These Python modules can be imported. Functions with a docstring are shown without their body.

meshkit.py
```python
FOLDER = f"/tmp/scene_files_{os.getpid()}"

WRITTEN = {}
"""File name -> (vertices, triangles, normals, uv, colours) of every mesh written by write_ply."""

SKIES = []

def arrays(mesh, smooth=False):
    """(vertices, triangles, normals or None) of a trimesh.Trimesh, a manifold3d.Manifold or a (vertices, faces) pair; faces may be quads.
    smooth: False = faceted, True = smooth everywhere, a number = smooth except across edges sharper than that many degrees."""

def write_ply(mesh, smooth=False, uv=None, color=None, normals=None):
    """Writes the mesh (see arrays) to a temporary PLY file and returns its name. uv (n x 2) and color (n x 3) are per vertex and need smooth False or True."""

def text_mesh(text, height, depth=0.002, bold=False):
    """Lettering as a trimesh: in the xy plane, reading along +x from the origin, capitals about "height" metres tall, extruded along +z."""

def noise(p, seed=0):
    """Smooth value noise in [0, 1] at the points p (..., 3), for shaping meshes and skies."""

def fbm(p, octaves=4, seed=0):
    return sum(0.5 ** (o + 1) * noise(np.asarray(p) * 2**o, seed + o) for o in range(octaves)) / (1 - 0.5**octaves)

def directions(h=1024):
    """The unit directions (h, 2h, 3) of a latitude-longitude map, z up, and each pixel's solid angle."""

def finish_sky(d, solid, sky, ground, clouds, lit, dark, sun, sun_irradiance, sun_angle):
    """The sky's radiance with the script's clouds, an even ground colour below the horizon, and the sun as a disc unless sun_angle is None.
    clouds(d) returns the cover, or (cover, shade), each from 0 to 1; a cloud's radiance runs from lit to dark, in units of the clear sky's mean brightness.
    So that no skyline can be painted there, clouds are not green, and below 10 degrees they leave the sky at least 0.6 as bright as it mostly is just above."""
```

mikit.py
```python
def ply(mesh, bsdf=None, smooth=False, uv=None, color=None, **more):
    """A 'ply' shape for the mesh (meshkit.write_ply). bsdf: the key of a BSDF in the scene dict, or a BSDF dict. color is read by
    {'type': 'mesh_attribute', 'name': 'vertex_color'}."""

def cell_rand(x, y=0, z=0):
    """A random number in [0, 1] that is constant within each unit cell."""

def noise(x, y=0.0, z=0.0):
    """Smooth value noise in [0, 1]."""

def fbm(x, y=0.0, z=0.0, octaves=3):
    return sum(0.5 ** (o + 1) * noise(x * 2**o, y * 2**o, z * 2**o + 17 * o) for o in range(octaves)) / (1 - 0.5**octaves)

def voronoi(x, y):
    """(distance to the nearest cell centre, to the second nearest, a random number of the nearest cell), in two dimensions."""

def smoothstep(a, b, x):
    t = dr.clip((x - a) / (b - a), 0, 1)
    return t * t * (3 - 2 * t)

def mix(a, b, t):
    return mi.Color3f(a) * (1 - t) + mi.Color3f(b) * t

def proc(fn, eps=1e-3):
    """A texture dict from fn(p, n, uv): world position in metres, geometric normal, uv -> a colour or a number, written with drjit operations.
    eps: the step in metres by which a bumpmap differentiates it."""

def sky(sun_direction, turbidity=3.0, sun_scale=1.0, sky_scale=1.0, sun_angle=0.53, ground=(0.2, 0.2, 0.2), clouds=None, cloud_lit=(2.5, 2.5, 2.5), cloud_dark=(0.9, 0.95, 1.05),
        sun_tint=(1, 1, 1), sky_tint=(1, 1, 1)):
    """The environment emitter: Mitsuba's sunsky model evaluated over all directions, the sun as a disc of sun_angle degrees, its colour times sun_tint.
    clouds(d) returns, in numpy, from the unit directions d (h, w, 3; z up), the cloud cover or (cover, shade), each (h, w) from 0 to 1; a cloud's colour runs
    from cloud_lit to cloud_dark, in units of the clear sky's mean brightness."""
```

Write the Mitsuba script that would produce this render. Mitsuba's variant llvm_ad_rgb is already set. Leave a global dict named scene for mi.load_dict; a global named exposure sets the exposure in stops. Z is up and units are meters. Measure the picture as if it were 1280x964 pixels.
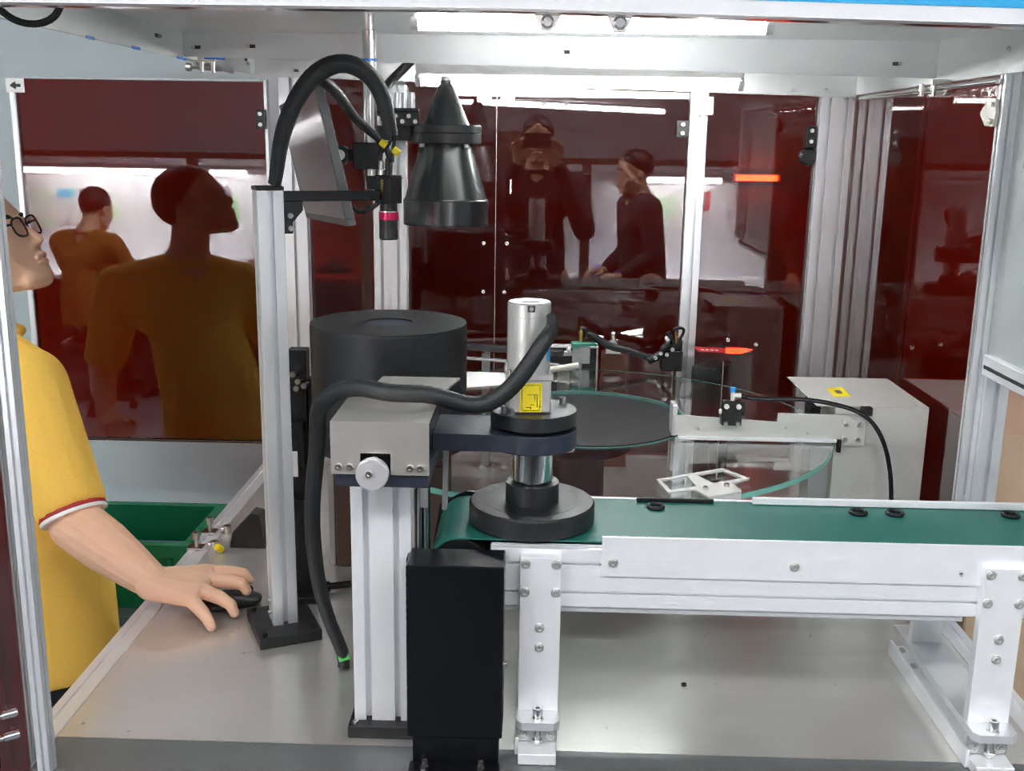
import math, numpy as np, trimesh, manifold3d as m3, mitsuba as mi, drjit as dr, mikit
from shapely.geometry import Polygon, box as sbox
from mikit import proc, noise, fbm, smoothstep, mix
T4 = mi.ScalarTransform4f
scene, labels = {'type': 'scene'}, {}

# ------------------------------------------------------------------ camera, exposure, lights
def cam_axes(pitch, yaw, roll):
    p, y, r = (math.radians(v) for v in (pitch, yaw, roll))
    f = np.array([math.sin(y)*math.cos(p), math.cos(y)*math.cos(p), -math.sin(p)])
    rt = np.array([math.cos(y), -math.sin(y), 0.0]); up = np.cross(rt, f)
    return math.cos(r)*rt + math.sin(r)*up, -math.sin(r)*rt + math.cos(r)*up, f
_r, _u, _f = cam_axes(13.17, -1.37, 0.874)
CAM = np.array([0.0, 0.0, 1.65])
scene['camera'] = {'type': 'perspective', 'fov_axis': 'x', 'fov': math.degrees(2*math.atan(640/1316)), 'near_clip': 0.02, 'far_clip': 60.0,
                   'to_world': T4().look_at(origin=CAM.tolist(), target=(CAM+_f).tolist(), up=_u.tolist())}
exposure = 0.68
L_TUBE_REAR, L_TUBE_FRONT = 62.0, 14.0      # the two LED tubes of the machine
L_BENCH, L_CEIL, L_REFL, L_LEFT, L_BACK = 75.0, 15.5, 215.0, 9.0, 4.0     # bench lamps, ceiling lamps, the bench lamps' reflectors, ceiling lamps left of and behind the machine

# ------------------------------------------------------------------ helpers
def rgb(c): return {'type': 'rgb', 'value': list(c)}
def mat(name, base, rough=0.5, metal=0.0, spec=0.5, **k):
    b = {'type': 'principled', 'base_color': base if isinstance(base, dict) else rgb(base), 'roughness': rough, 'metallic': metal, **k}
    if metal == 0.0 and 'spec_trans' not in k: b['specular'] = spec
    scene[name] = {'type': 'twosided', 'b': b}
    return name
used = {}
def key(name):
    if name not in used: used[name] = 0; return name
    used[name] += 1
    return key('%s_%03d' % (name, used[name]))
def lab(k, label, cat=None, group=None, kind=None):
    d = {'label': label}
    if cat: d['category'] = cat
    if group: d['group'] = group
    if kind: d['kind'] = kind
    labels[k] = d
def thing(name, label, cat, group=None):
    k = key(name); lab(k, label, cat, group); return k
def struct(name, mesh, m, smooth=False, label=None):
    k = key(name); scene[k] = mikit.ply(mesh, m, smooth=smooth)
    labels[k] = {'kind': 'structure', **({'label': label} if label else {})}
    return k
def put(parent, name, mesh, m, smooth=30, label=None, T=None, **more):
    k = key(parent + '__' + name)
    d = dict(mesh) if isinstance(mesh, dict) else mikit.ply(mesh, m, smooth=smooth, **more)
    if T is not None: d['to_world'] = T
    scene[k] = d
    if label: labels[k] = {'label': label}
    return k
def solo(name, mesh, m, label, cat, group=None, smooth=30):
    k = thing(name, label, cat, group); scene[k] = mikit.ply(mesh, m, smooth=smooth); return k
def cat(*ms): return trimesh.util.concatenate([m for m in ms])
def tri(M):
    q = M.to_mesh(); return trimesh.Trimesh(q.vert_properties[:, :3], q.tri_verts, process=False)
def box(x0, x1, y0, y1, z0, z1, b=0.001):
    b = min(b, 0.45*min(x1-x0, y1-y0, z1-z0)); P = []
    for sx in (0, 1):
        for sy in (0, 1):
            for sz in (0, 1):
                c = [(x0, x1)[sx], (y0, y1)[sy], (z0, z1)[sz]]; d = [(b, -b)[sx], (b, -b)[sy], (b, -b)[sz]]
                if b <= 0: P.append(c)
                else:
                    for k in range(3):
                        q = list(c)
                        for j in range(3):
                            if j != k: q[j] += d[j]
                        P.append(q)
    return tri(m3.Manifold.hull_points(np.array(P, float)))
def rot(ax, deg, at=(0, 0, 0)): return trimesh.transformations.rotation_matrix(math.radians(deg), ax, at)
def moved(m, M): m = m.copy(); m.apply_transform(M); return m
def shift(m, v): m = m.copy(); m.apply_translation(v); return m
def frame(o, x, z):
    x = np.array(x, float); z = np.array(z, float); z /= np.linalg.norm(z); x -= z*(x@z); x /= np.linalg.norm(x)
    M = np.eye(4); M[:3, 0] = x; M[:3, 1] = np.cross(z, x); M[:3, 2] = z; M[:3, 3] = o; return M
def TW(M): return T4(np.array(M))
def toward(o, n):
    n = np.array(n, float); a = (1, 0, 0) if abs(n[0]) < 0.9*np.linalg.norm(n) else (0, 1, 0)
    return frame(o, a, n)
def lathe(prof, n=48):
    """solid of revolution about z from (r, z) pairs going up"""
    pts = [(max(r, 0.0), z) for r, z in prof]
    if pts[0][0] > 1e-9: pts = [(0, pts[0][1])] + pts
    if pts[-1][0] > 1e-9: pts = pts + [(0, pts[-1][1])]
    V, F = [], []; ring = []
    for r, z in pts:
        if r < 1e-9: ring.append([len(V)]); V.append((0, 0, z))
        else:
            ring.append(list(range(len(V), len(V)+n))); V += [(r*math.cos(2*math.pi*i/n), r*math.sin(2*math.pi*i/n), z) for i in range(n)]
    for a, b in zip(ring[:-1], ring[1:]):
        for i in range(n):
            j = (i+1) % n
            if len(a) == 1 and len(b) == 1: continue
            if len(a) == 1: F.append((a[0], b[j], b[i]))
            elif len(b) == 1: F.append((a[i], a[j], b[0]))
            else: F += [(a[i], a[j], b[j]), (a[i], b[j], b[i])]
    return trimesh.Trimesh(np.array(V), np.array(F), process=False)
def ringz(r0, r1, z0, z1, n=64):
    c = lambda r: Polygon([(r*math.cos(2*math.pi*i/n), r*math.sin(2*math.pi*i/n)) for i in range(n)])
    return shift(trimesh.creation.extrude_polygon(c(r1).difference(c(r0)), z1-z0), (0, 0, z0))
def rod(a, b, r, n=20, ch=0.0006):
    a, b = np.array(a, float), np.array(b, float); L = np.linalg.norm(b-a); ch = min(ch, r*.4, L*.3)
    return moved(lathe([(r-ch, 0), (r, ch), (r, L-ch), (r-ch, L)], n), toward(a, b-a))
def extrude(poly, h, M=None):
    m = trimesh.creation.extrude_polygon(poly, h); return m if M is None else moved(m, M)
def spline(P, n=80):
    P = np.array(P, float); t = np.r_[0, np.cumsum(np.linalg.norm(np.diff(P, axis=0), axis=1)**.5)]
    from scipy.interpolate import CubicSpline
    return CubicSpline(t, P)(np.linspace(0, t[-1], n))
def tube(P, r, n=80, k=14, wav=None):
    C = spline(P, n); rr = np.broadcast_to(np.asarray(r, float), (n,)) if np.ndim(r) == 0 else np.interp(np.linspace(0, 1, n), np.linspace(0, 1, len(r)), r)
    if wav: rr = rr*(1 + wav*np.sin(np.arange(n)*math.pi))
    t = np.gradient(C, axis=0); t /= np.linalg.norm(t, axis=1, keepdims=True)
    u = np.cross(t[0], (0.31, 0.2, 0.93)); u /= np.linalg.norm(u); V = []
    for i in range(n):
        u = u - t[i]*(u@t[i]); u /= np.linalg.norm(u); w = np.cross(t[i], u)
        V += [C[i] + rr[i]*(math.cos(2*math.pi*j/k)*u + math.sin(2*math.pi*j/k)*w) for j in range(k)]
    F = []
    for i in range(n-1):
        for j in range(k):
            a, b = i*k+j, i*k+(j+1) % k; F += [(a, b, b+k), (a, b+k, a+k)]
    V += [C[0], C[-1]]
    for j in range(k): F += [(n*k, (j+1) % k, j), (n*k+1, (n-1)*k+j, (n-1)*k+(j+1) % k)]
    return trimesh.Trimesh(np.array(V), np.array(F), process=False)
def slots(w, h, ow=None):
    """aluminium T-slot section, w x h (metres), slots every 40 mm; origin at its centre"""
    p = sbox(-w/2, -h/2, w/2, h/2); q = min(1, min(w, h)/.04)
    p = p.buffer(-.0012*q).buffer(.0012*q, quad_segs=2)
    for a, b, sw in ((w, h, 0), (h, w, 1)):
        k = max(1, int(a/.04+.3))
        for i in range(k):
            x = -a/2 + a*(i+.5)/k
            for s in (-1, 1):
                e = s*b/2
                for hw, d0, d1 in ((ow or .0041*(max(q, .9) if max(w, h) > .07 else q), -.001, .0032*q), (.0078*(max(q, .65) if max(w, h) > .07 else q), .0030*q, .0108*q)):
                    y = sorted((e-s*d0, e-s*d1)); c = [(x-hw, y[0]), (x+hw, y[0]), (x+hw, y[1]), (x-hw, y[1])]
                    p = p.difference(Polygon([(v, u) for u, v in c] if sw else c))
    return max(p.geoms, key=lambda g: g.area) if hasattr(p, 'geoms') else p
def profile(w, h, o, d, xdir, L):
    return extrude(slots(w, h), L, frame(o, xdir, d))
def plate_xz(pts, y0, y1, holes=()):
    """sheet in the xz plane between y0 and y1"""
    m = trimesh.creation.extrude_polygon(Polygon(pts, holes), y1-y0)
    return moved(m, np.array([[1, 0, 0, 0], [0, 0, -1, y1], [0, 1, 0, 0], [0, 0, 0, 1.0]]))
def poly_xy(pts, z0, z1, b=0.0, holes=()): return shift(trimesh.creation.extrude_polygon(Polygon(pts, holes).buffer(-b).buffer(b) if b else Polygon(pts, holes), z1-z0), (0, 0, z0))
def sheet(w, h, M):
    v = np.array([[-w/2, -h/2, 0], [w/2, -h/2, 0], [w/2, h/2, 0], [-w/2, h/2, 0]]); return moved(trimesh.Trimesh(v, [[0, 1, 2], [0, 2, 3]], process=False), M)

# ------------------------------------------------------------------ materials
def grain(p, n, uv):
    v = fbm(p.x*3.0, p.y*160.0, p.z*160.0, octaves=2)
    return mix((.61, .595, .57), (.635, .62, .595), v)
mat('table_metal', proc(grain), .26, .66)
mat('roof_metal', (.70, .71, .70), .16, .4)
mat('aluminium', (.80, .815, .84), .36, .55)
mat('aluminium_white', (.84, .855, .88), .42, .25)
mat('screw_steel', (.60, .60, .59), .3, .65)
mat('anodised_grey', (.42, .43, .43), .4, .5)
mat('rail_grey', (.16, .17, .172), .40, .4)
mat('stainless', (.76, .74, .69), .30, .78)
mat('chrome', (.80, .80, .79), .13, 1.0)
mat('nickel', (.62, .61, .58), .22, 1.0)
mat('turned_silver', (.86, .86, .88), .28, .6)
mat('motor_silver', (.60, .60, .58), .33, .6)
mat('black_anodised', (.007, .008, .009), .42, 0.0, .35)
mat('black_satin', (.013, .014, .0155), .38, 0.0, .4)
mat('dome_black', (.010, .011, .0125), .42, 0.0, .35)
mat('blue_black', (.012, .017, .032), .38, 0.0, .6)
mat('black_gloss', (.004, .0045, .006), .2, 0.0, .3)
mat('black_plastic', (.006, .006, .0065), .38, 0.0, .38)
mat('rubber', (.007, .0075, .008), .5, 0.0, .4)
def weave(p, n, uv): return 0.0006*noise(p.x*420, p.y*420, p.z*420)
scene['sleeve'] = {'type': 'twosided', 'b': {'type': 'bumpmap', 't': proc(weave, 5e-4), 'scale': 1.0,
                   'b': {'type': 'principled', 'base_color': rgb((.007, .0085, .010)), 'roughness': .48, 'specular': .5}}}
mat('paint_white', (.62, .64, .64), .35, 0.0, .5)
mat('paint_light', (.72, .74, .76), .4, 0.0, .5)
mat('paint_grey', (.47, .51, .52), .5, 0.0, .4)
mat('box_grey', (.62, .62, .59), .42, .25)
mat('belt_green', (.012, .115, .092), .45, 0.0, .4)
mat('lens_black', (.010, .0115, .013), .27, 0.0, .75)
mat('magenta', (.55, .012, .09), .28, .4)
mat('yellow', (.90, .72, .01), .45)
mat('print_black', (.03, .03, .03), .6)
mat('print_white', (.86, .86, .84), .5)
mat('print_red', (.42, .018, .022), .5)
mat('print_blue', (.02, .30, .72), .45)
mat('print_green', (.35, .62, .30), .6)
mat('sign_blue', (.02, .36, .70), .4)
mat('film_blue', (.05, .22, .65), .35)
mat('brass', (.62, .45, .14), .25, 1.0)
mat('screw_green', (.03, .22, .15), .4)
mat('ivory', (.78, .75, .66), .4)
mat('white_plastic', (.80, .80, .78), .4)
mat('tag_green', (.10, .60, .12), .5)
mat('edge_dark', (.09, .20, .175), .18, 0.0, .7)
mat('edge_green', (.16, .46, .38), .18, 0.0, .7)
mat('crate_green', (.005, .19, .085), .4)
mat('cart_blue', (.16, .22, .27), .5)
mat('cardboard', (.66, .48, .33), .8)
mat('bin_blue', (.05, .07, .36), .4)
mat('bottle_blue', (.10, .22, .65), .35)
mat('brown', (.10, .035, .02), .7)
mat('screen', (.30, .31, .325), .12, 0.0, .6)
mat('board_white', (.80, .80, .83), .6)
mat('wood_dark', (.06, .03, .02), .6)
mat('wall_room', (.60, .685, .70), .8)
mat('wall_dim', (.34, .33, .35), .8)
mat('ceiling_room', (.62, .62, .62), .9)
def floor_fn(p, n, uv): return mix((.10, .12, .13), (.13, .15, .16), fbm(p.x*2.0, p.y*2.0, octaves=3))
mat('floor_grey', proc(floor_fn), .45)
def shirt_fn(p, n, uv): return mix((.90, .56, .10), (.95, .61, .12), noise(p.x*300, p.y*300, p.z*300))
mat('shirt_yellow', proc(shirt_fn), .85, 0.0, .2, sheen=.3)
mat('shirt_brown', (.42, .17, .03), .85)
mat('shirt_dark', (.045, .035, .04), .85)
mat('trousers', (.018, .018, .022), .8)
def skin_fn(p, n, uv): return mix((.76, .46, .30), (.82, .52, .36), fbm(p.x*45, p.y*45, p.z*45, octaves=2))
mat('skin', proc(skin_fn), .5, 0.0, .4)
mat('lip', (.52, .22, .17), .45)
mat('nail', (.74, .50, .40), .35)
mat('hair', (.012, .010, .010), .5)
mat('eye_white', (.75, .72, .68), .3)
mat('eye_dark', (.02, .012, .01), .15)
scene['acrylic_red'] = {'type': 'thindielectric', 'int_ior': 1.76, 'ext_ior': 1.0, 'specular_transmittance': rgb((.20, .0065, .001))}
scene['glass_clear'] = {'type': 'thindielectric', 'int_ior': 1.5, 'ext_ior': 1.0, 'specular_transmittance': rgb((.88, .93, .91))}
scene['acrylic_smoke'] = {'type': 'thindielectric', 'int_ior': 1.5, 'ext_ior': 1.0, 'specular_transmittance': rgb((.62, .58, .57))}
scene['lens_glass'] = {'type': 'thindielectric', 'int_ior': 1.5, 'ext_ior': 1.0}
def emit(v, tint=(1, 1, 1)): return {'type': 'area', 'radiance': rgb([v*t for t in tint])}

# ------------------------------------------------------------------ fasteners (built once, shared)
def cap_screw(r=.0042, h=.0045, hexr=.0022):
    M = m3.Manifold.cylinder(h, r, r*.97, 20) - m3.Manifold.cylinder(h, hexr, hexr, 6).translate([0, 0, h*.45])
    return tri(M)
P_CAP = mikit.ply(cap_screw(), 'nickel', smooth=30)
P_CAPB = mikit.ply(cap_screw(.0042, .005, .002), 'black_plastic', smooth=30)
P_CAPW = mikit.ply(cap_screw(.0048, .004, .0024), 'white_plastic', smooth=30)
P_WASH = mikit.ply(cat(lathe([(.0064, 0), (.0064, .0008), (.0060, .0011)], 20), shift(cap_screw(.0046, .0032, .0025), (0, 0, .0008))), 'screw_steel', smooth=30)
P_BIG = mikit.ply(cat(lathe([(.0085, 0), (.0085, .0018)], 24), shift(cap_screw(.0068, .012, .0036), (0, 0, .0018))), 'chrome', smooth=30)
P_TINY = mikit.ply(cap_screw(.0022, .0012, .0012), 'nickel', smooth=30)
def screws(parent, pd, pts, n, label=None, name='screw'):
    for p in pts: put(parent, name, pd, None, T=TW(toward(p, n)), label=label)

# ------------------------------------------------------------------ the room
struct('floor', box(-4.3, 3.4, -2.9, 4.4, -.1, 0, 0), 'floor_grey')
struct('ceiling', box(-4.3, 3.4, -2.9, 4.4, 2.95, 3.05, 0), 'ceiling_room')
struct('wall_back', box(-4.3, 3.4, 4.3, 4.4, 0, 2.95, 0), 'wall_room')
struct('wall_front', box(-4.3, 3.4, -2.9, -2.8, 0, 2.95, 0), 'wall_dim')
struct('wall_left', box(-4.4, -4.3, -2.9, 4.4, 0, 2.95, 0), 'wall_room')
struct('wall_right', box(3.4, 3.5, -2.9, 4.4, 0, 2.95, 0), 'wall_room')
def ceiling_lamp(x, y, L, rad, label, w=.14, z=2.86, group=None):
    t = thing('ceiling_lamp', label, 'lamp', group)
    put(t, 'housing', box(x-L/2, x+L/2, y-w/2-.01, y+w/2+.01, z, 2.95, .004), 'white_plastic')
    put(t, 'diffuser', sheet(L-.02, w, frame((x, y, z-.002), (1, 0, 0), (0, 0, -1))), 'white_plastic', smooth=False, emitter=emit(rad))
for i, (x, y) in enumerate(((-1.5, -.55), (1.1, -.55))):
    ceiling_lamp(x, y, 2.0, L_CEIL, 'long white ceiling lamp over the aisle, %s of the pair in front of the machine' % ('left' if x < 0 else 'right'), .34)

ceiling_lamp(-2.1, .75, 1.6, L_LEFT, 'white ceiling lamp over the worker left of the machine', .3)
ceiling_lamp(1.5, 3.4, 1.5, L_BACK, 'white ceiling lamp behind the right rear corner of the machine', .24)
# ------------------------------------------------------------------ the machine enclosure
ME = thing('machine_enclosure', 'large aluminium framed inspection machine with steel table and dark red acrylic doors', 'machine')
put(ME, 'table_top', box(-.642, .692, 1.268, 2.62, .832, .85, 0), 'table_metal', smooth=False)
def rail_y(x0, x1, y0, y1, z0, z1):
    # edge rail with a shallow groove along its top
    c = (x0+x1)/2
    p = Polygon([(x0, z0), (x1, z0), (x1, z1-.001), (x1-.001, z1), (c+.006, z1), (c+.004, z1-.002), (c-.004, z1-.002), (c-.006, z1), (x0+.001, z1), (x0, z1-.001)])
    return moved(trimesh.creation.extrude_polygon(p, y1-y0), np.array([[1, 0, 0, 0], [0, 0, -1, y1], [0, 1, 0, 0], [0, 0, 0, 1.0]]))
put(ME, 'edge_rail', rail_y(-.681, -.6425, 1.19, 2.64, .78, .851), 'aluminium')
put(ME, 'edge_rail', rail_y(.6925, .732, 1.19, 2.64, .78, .851), 'aluminium')
put(ME, 'front_rail', box(-.642, .692, 1.19, 1.2675, .78, .8498, .0004), 'rail_grey')
put(ME, 'back_rail', box(-.642, .692, 2.6205, 2.64, .78, .86, .002), 'aluminium')
put(ME, 'lower_cabinet', box(-.66, .71, 1.22, 2.62, .1, .779, .003), 'paint_grey')
for x in (-.6, .65):
    for y in (1.28, 2.56): put(ME, 'foot', lathe([(.04, 0), (.04, .02), (.018, .03), (.018, .1)], 24), 'black_plastic', T=TW(frame((x, y, 0), (1, 0, 0), (0, 0, 1))))
# roof and beams
put(ME, 'roof_panel', box(-.679, .732, 1.256, 2.64, 1.8385, 1.842, 0), 'roof_metal', smooth=False)
put(ME, 'beam', box(-.683, -.679, 1.252, 2.64, 1.788, 1.86, .0008), 'paint_white')
put(ME, 'beam', box(.732, .736, 1.252, 2.64, 1.762, 1.86, .0008), 'paint_white')
put(ME, 'cross_beam', plate_xz([(-.6785, 1.793), (.7315, 1.772), (.7315, 1.838), (-.6785, 1.838)], 2.06, 2.064), 'paint_white', smooth=False)
put(ME, 'back_beam', plate_xz([(-.6785, 1.786), (.7315, 1.756), (.7315, 1.838), (-.6785, 1.838)], 2.57, 2.574), 'paint_white', smooth=False)
put(ME, 'front_fascia', plate_xz([(-.72, 1.790), (-.036, 1.790), (.77, 1.7755), (.77, 1.99), (-.72, 1.99)], 1.236, 1.254), 'paint_light', smooth=False, label='white front fascia')
put(ME, 'fascia_trim', plate_xz([(-.72, 1.7885), (-.036, 1.7885), (.77, 1.774), (.77, 1.777), (-.036, 1.7915), (-.72, 1.7915)], 1.2335, 1.256), 'chrome', smooth=False, label='thin metal trim along the fascia edge')
put(ME, 'sign_strip', plate_xz([(.17, 1.8045), (.77, 1.7945), (.77, 1.86), (.17, 1.86)], 1.2345, 1.2365), 'sign_blue', smooth=False, label='blue strip of the fascia sign')
screws(ME, P_CAP, [(-.556, 2.0595, 1.813), (.053, 2.0595, 1.81), (.663, 2.0595, 1.797), (-.66, 2.0595, 1.81)], (0, -1, 0))
screws(ME, P_CAP, [(-.6785, 1.93, 1.818), (-.6785, 2.5, 1.81)], (1, 0, 0))
screws(ME, P_CAP, [(.7315, 1.75, 1.80), (.7315, 2.4, 1.80)], (-1, 0, 0))
screws(ME, P_CAP, [(-.59, 2.5695, 1.80), (.44, 2.5695, 1.772), (.585, 2.5695, 1.772), (.66, 2.5695, 1.774)], (0, -1, 0))
# two door catches with bolts under the fascia
for cx in (.004, .086):
    put(ME, 'catch', plate_xz([(cx-.018, 1.794), (cx+.018, 1.794), (cx+.006, 1.770), (cx-.006, 1.770)], 1.258, 1.261), 'nickel', label='small triangular door catch')
    put(ME, 'catch_bolt', lathe([(.0075, 0), (.0075, .003), (.005, .005)], 20), 'chrome', T=TW(toward((cx, 1.2575, 1.780), (0, -1, 0))))
# corner latch pins below the side beams
def latch(x, y, z, s):
    ms = [rod((x-.022*s, y, z), (x+.035*s, y+.01, z-.004), .0035), rod((x-.030*s, y, z), (x-.020*s, y, z), .0075),
          rod((x, y+.002, z+.014), (x, y+.002, z-.010), .005), rod((x+.020*s, y+.006, z+.012), (x+.020*s, y+.006, z-.010), .0045),
          box(x-.006, x+.028, y-.004, y+.012, z+.010, z+.020, .001)]
    put(ME, 'latch', cat(*ms), 'nickel', label='nickel plated latch pins')
latch(-.655, 2.09, 1.776, 1); latch(.705, 1.99, 1.746, -1)
for x, y, z in ((-.549, 2.0592, 1.813), (.046, 2.0592, 1.81), (.656, 2.0592, 1.797), (-.653, 2.0592, 1.81), (-.583, 2.5692, 1.80), (.433, 2.5692, 1.772)): put(ME, 'slot_hole', box(x-.007, x+.007, y, y+.0008, z-.0032, z+.0032, 0), 'print_black', label='dark slotted hole')
for y in (1.93, 2.5): put(ME, 'slot_hole', box(-.679, -.6782, y-.018, y+.004, 1.8148, 1.8212, 0), 'print_black', label='dark slotted hole')
for y0, y1, zz in ((2.1, 2.32, 1.786), ): put(ME, 'stay_rod', rod((-.672, y0, zz), (-.662, y1, zz-.004), .0045), 'chrome')
put(ME, 'stay_rod', rod((.727, 1.77, 1.752), (.722, 2.5, 1.752), .0045), 'chrome')
for y, L in ((1.62, .03), (1.80, .035), (2.02, .05)): put(ME, 'film_tab', box(-.6788, -.6775, y, y+L, 1.786, 1.791, 0), 'film_blue', label='leftover blue protective film')
put(ME, 'film_tab', box(-.64, -.60, 2.0585, 2.0598, 1.788, 1.7915, 0), 'film_blue', label='leftover blue protective film')
# posts
def post(o, w, h, z0, z1, m='aluminium'): return put(ME, 'post', profile(w, h, (o[0], o[1], z0), (0, 0, 1), (1, 0, 0), z1-z0), m)
post((-.598, 2.61), .06, .06, .85, 1.79)
post((-.362, 2.575), .08, .04, .85, 1.77)
post((.371, 2.60), .042, .04, .85, 1.765)
post((.694, 2.605), .08, .06, .85, 1.757)
post((.745, 1.768), .022, .022, .851, 1.765)
post((.7765, 1.768), .04, .04, .851, 1.285)
post((-.662, 1.205), .036, .028, .851, 1.79)
# red acrylic: back doors, right side pane
def pane(parent, w, h, M): put(parent, 'acrylic_pane', sheet(w, h, M), 'acrylic_red', smooth=False, label='dark red transparent acrylic pane')
def bpane(x0, x1, y, z0, z1, yaw=0.0, tilt=0.0):
    c = ((x0+x1)/2, y, (z0+z1)/2); n = np.array([math.sin(math.radians(yaw)), -math.cos(math.radians(yaw)), math.sin(math.radians(tilt))])
    pane(ME, x1-x0, z1-z0, frame(c, (math.cos(math.radians(yaw)), math.sin(math.radians(yaw)), 0), n))
bpane(-.572, -.40, 2.615, .865, 1.79)
bpane(-.325, -.1095, 2.60, .865, 1.788)
bpane(-.1075, .352, 2.60, .865, 1.786, .0, .0)
bpane(.392, .655, 2.60, .865, 1.772)
pane(ME, .83, .91, frame((.738, 2.18, 1.32), (0, 1, 0), (-1, 0, 0)))
put(ME, 'door_edge', box(-.1093, -.1077, 2.596, 2.604, .865, 1.765, .0003), 'anodised_grey')
for x, zz in ((-.138, 1.744), (-.083, 1.742)):
    h = put(ME, 'hinge', box(x-.0175, x+.0175, 2.5925, 2.5965, zz-.010, zz+.011, .001), 'ivory', label='small white hinge plate')
    screws(h, P_TINY, [(x-.012, 2.5925, zz), (x+.012, 2.5925, zz)], (0, -1, 0))
h = put(ME, 'hinge', box(.368, .403, 2.570, 2.578, 1.712, 1.754, .001), 'ivory', label='white hinge block on the rear post')
screws(h, P_CAP, [(.377, 2.57, 1.743), (.394, 2.57, 1.720)], (0, -1, 0))
h = put(ME, 'hinge', box(.32, .35, 2.585, 2.597, 1.66, 1.70, .001), 'black_plastic', label='black hinge with two white screws')
screws(h, P_CAPW, [(.335, 2.585, 1.69), (.335, 2.585, 1.67)], (0, -1, 0))
h = put(ME, 'hinge', box(.628, .652, 2.585, 2.597, 1.64, 1.69, .001), 'black_plastic', label='black hinge with two white screws')
screws(h, P_CAPW, [(.64, 2.585, 1.68), (.64, 2.585, 1.655)], (0, -1, 0))
put(ME, 'door_lock', lathe([(.022, 0), (.022, .006), (.016, .012)], 28), 'black_plastic', T=TW(toward((.637, 2.596, 1.62), (0, -1, 0))))
for x, z in ((-.137, 1.40), (-.08, 1.40), (-.137, 1.28), (-.085, 1.28), (.475, 1.17), (.545, 1.16)): put(ME, 'pane_screw', P_CAPW, None, T=TW(toward((x, 2.598, z), (0, -1, 0))))
put(ME, 'door_handle', box(-.075, -.070, 2.585, 2.597, 1.52, 1.555, .001), 'white_plastic', label='narrow white pull on the back door')
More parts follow.
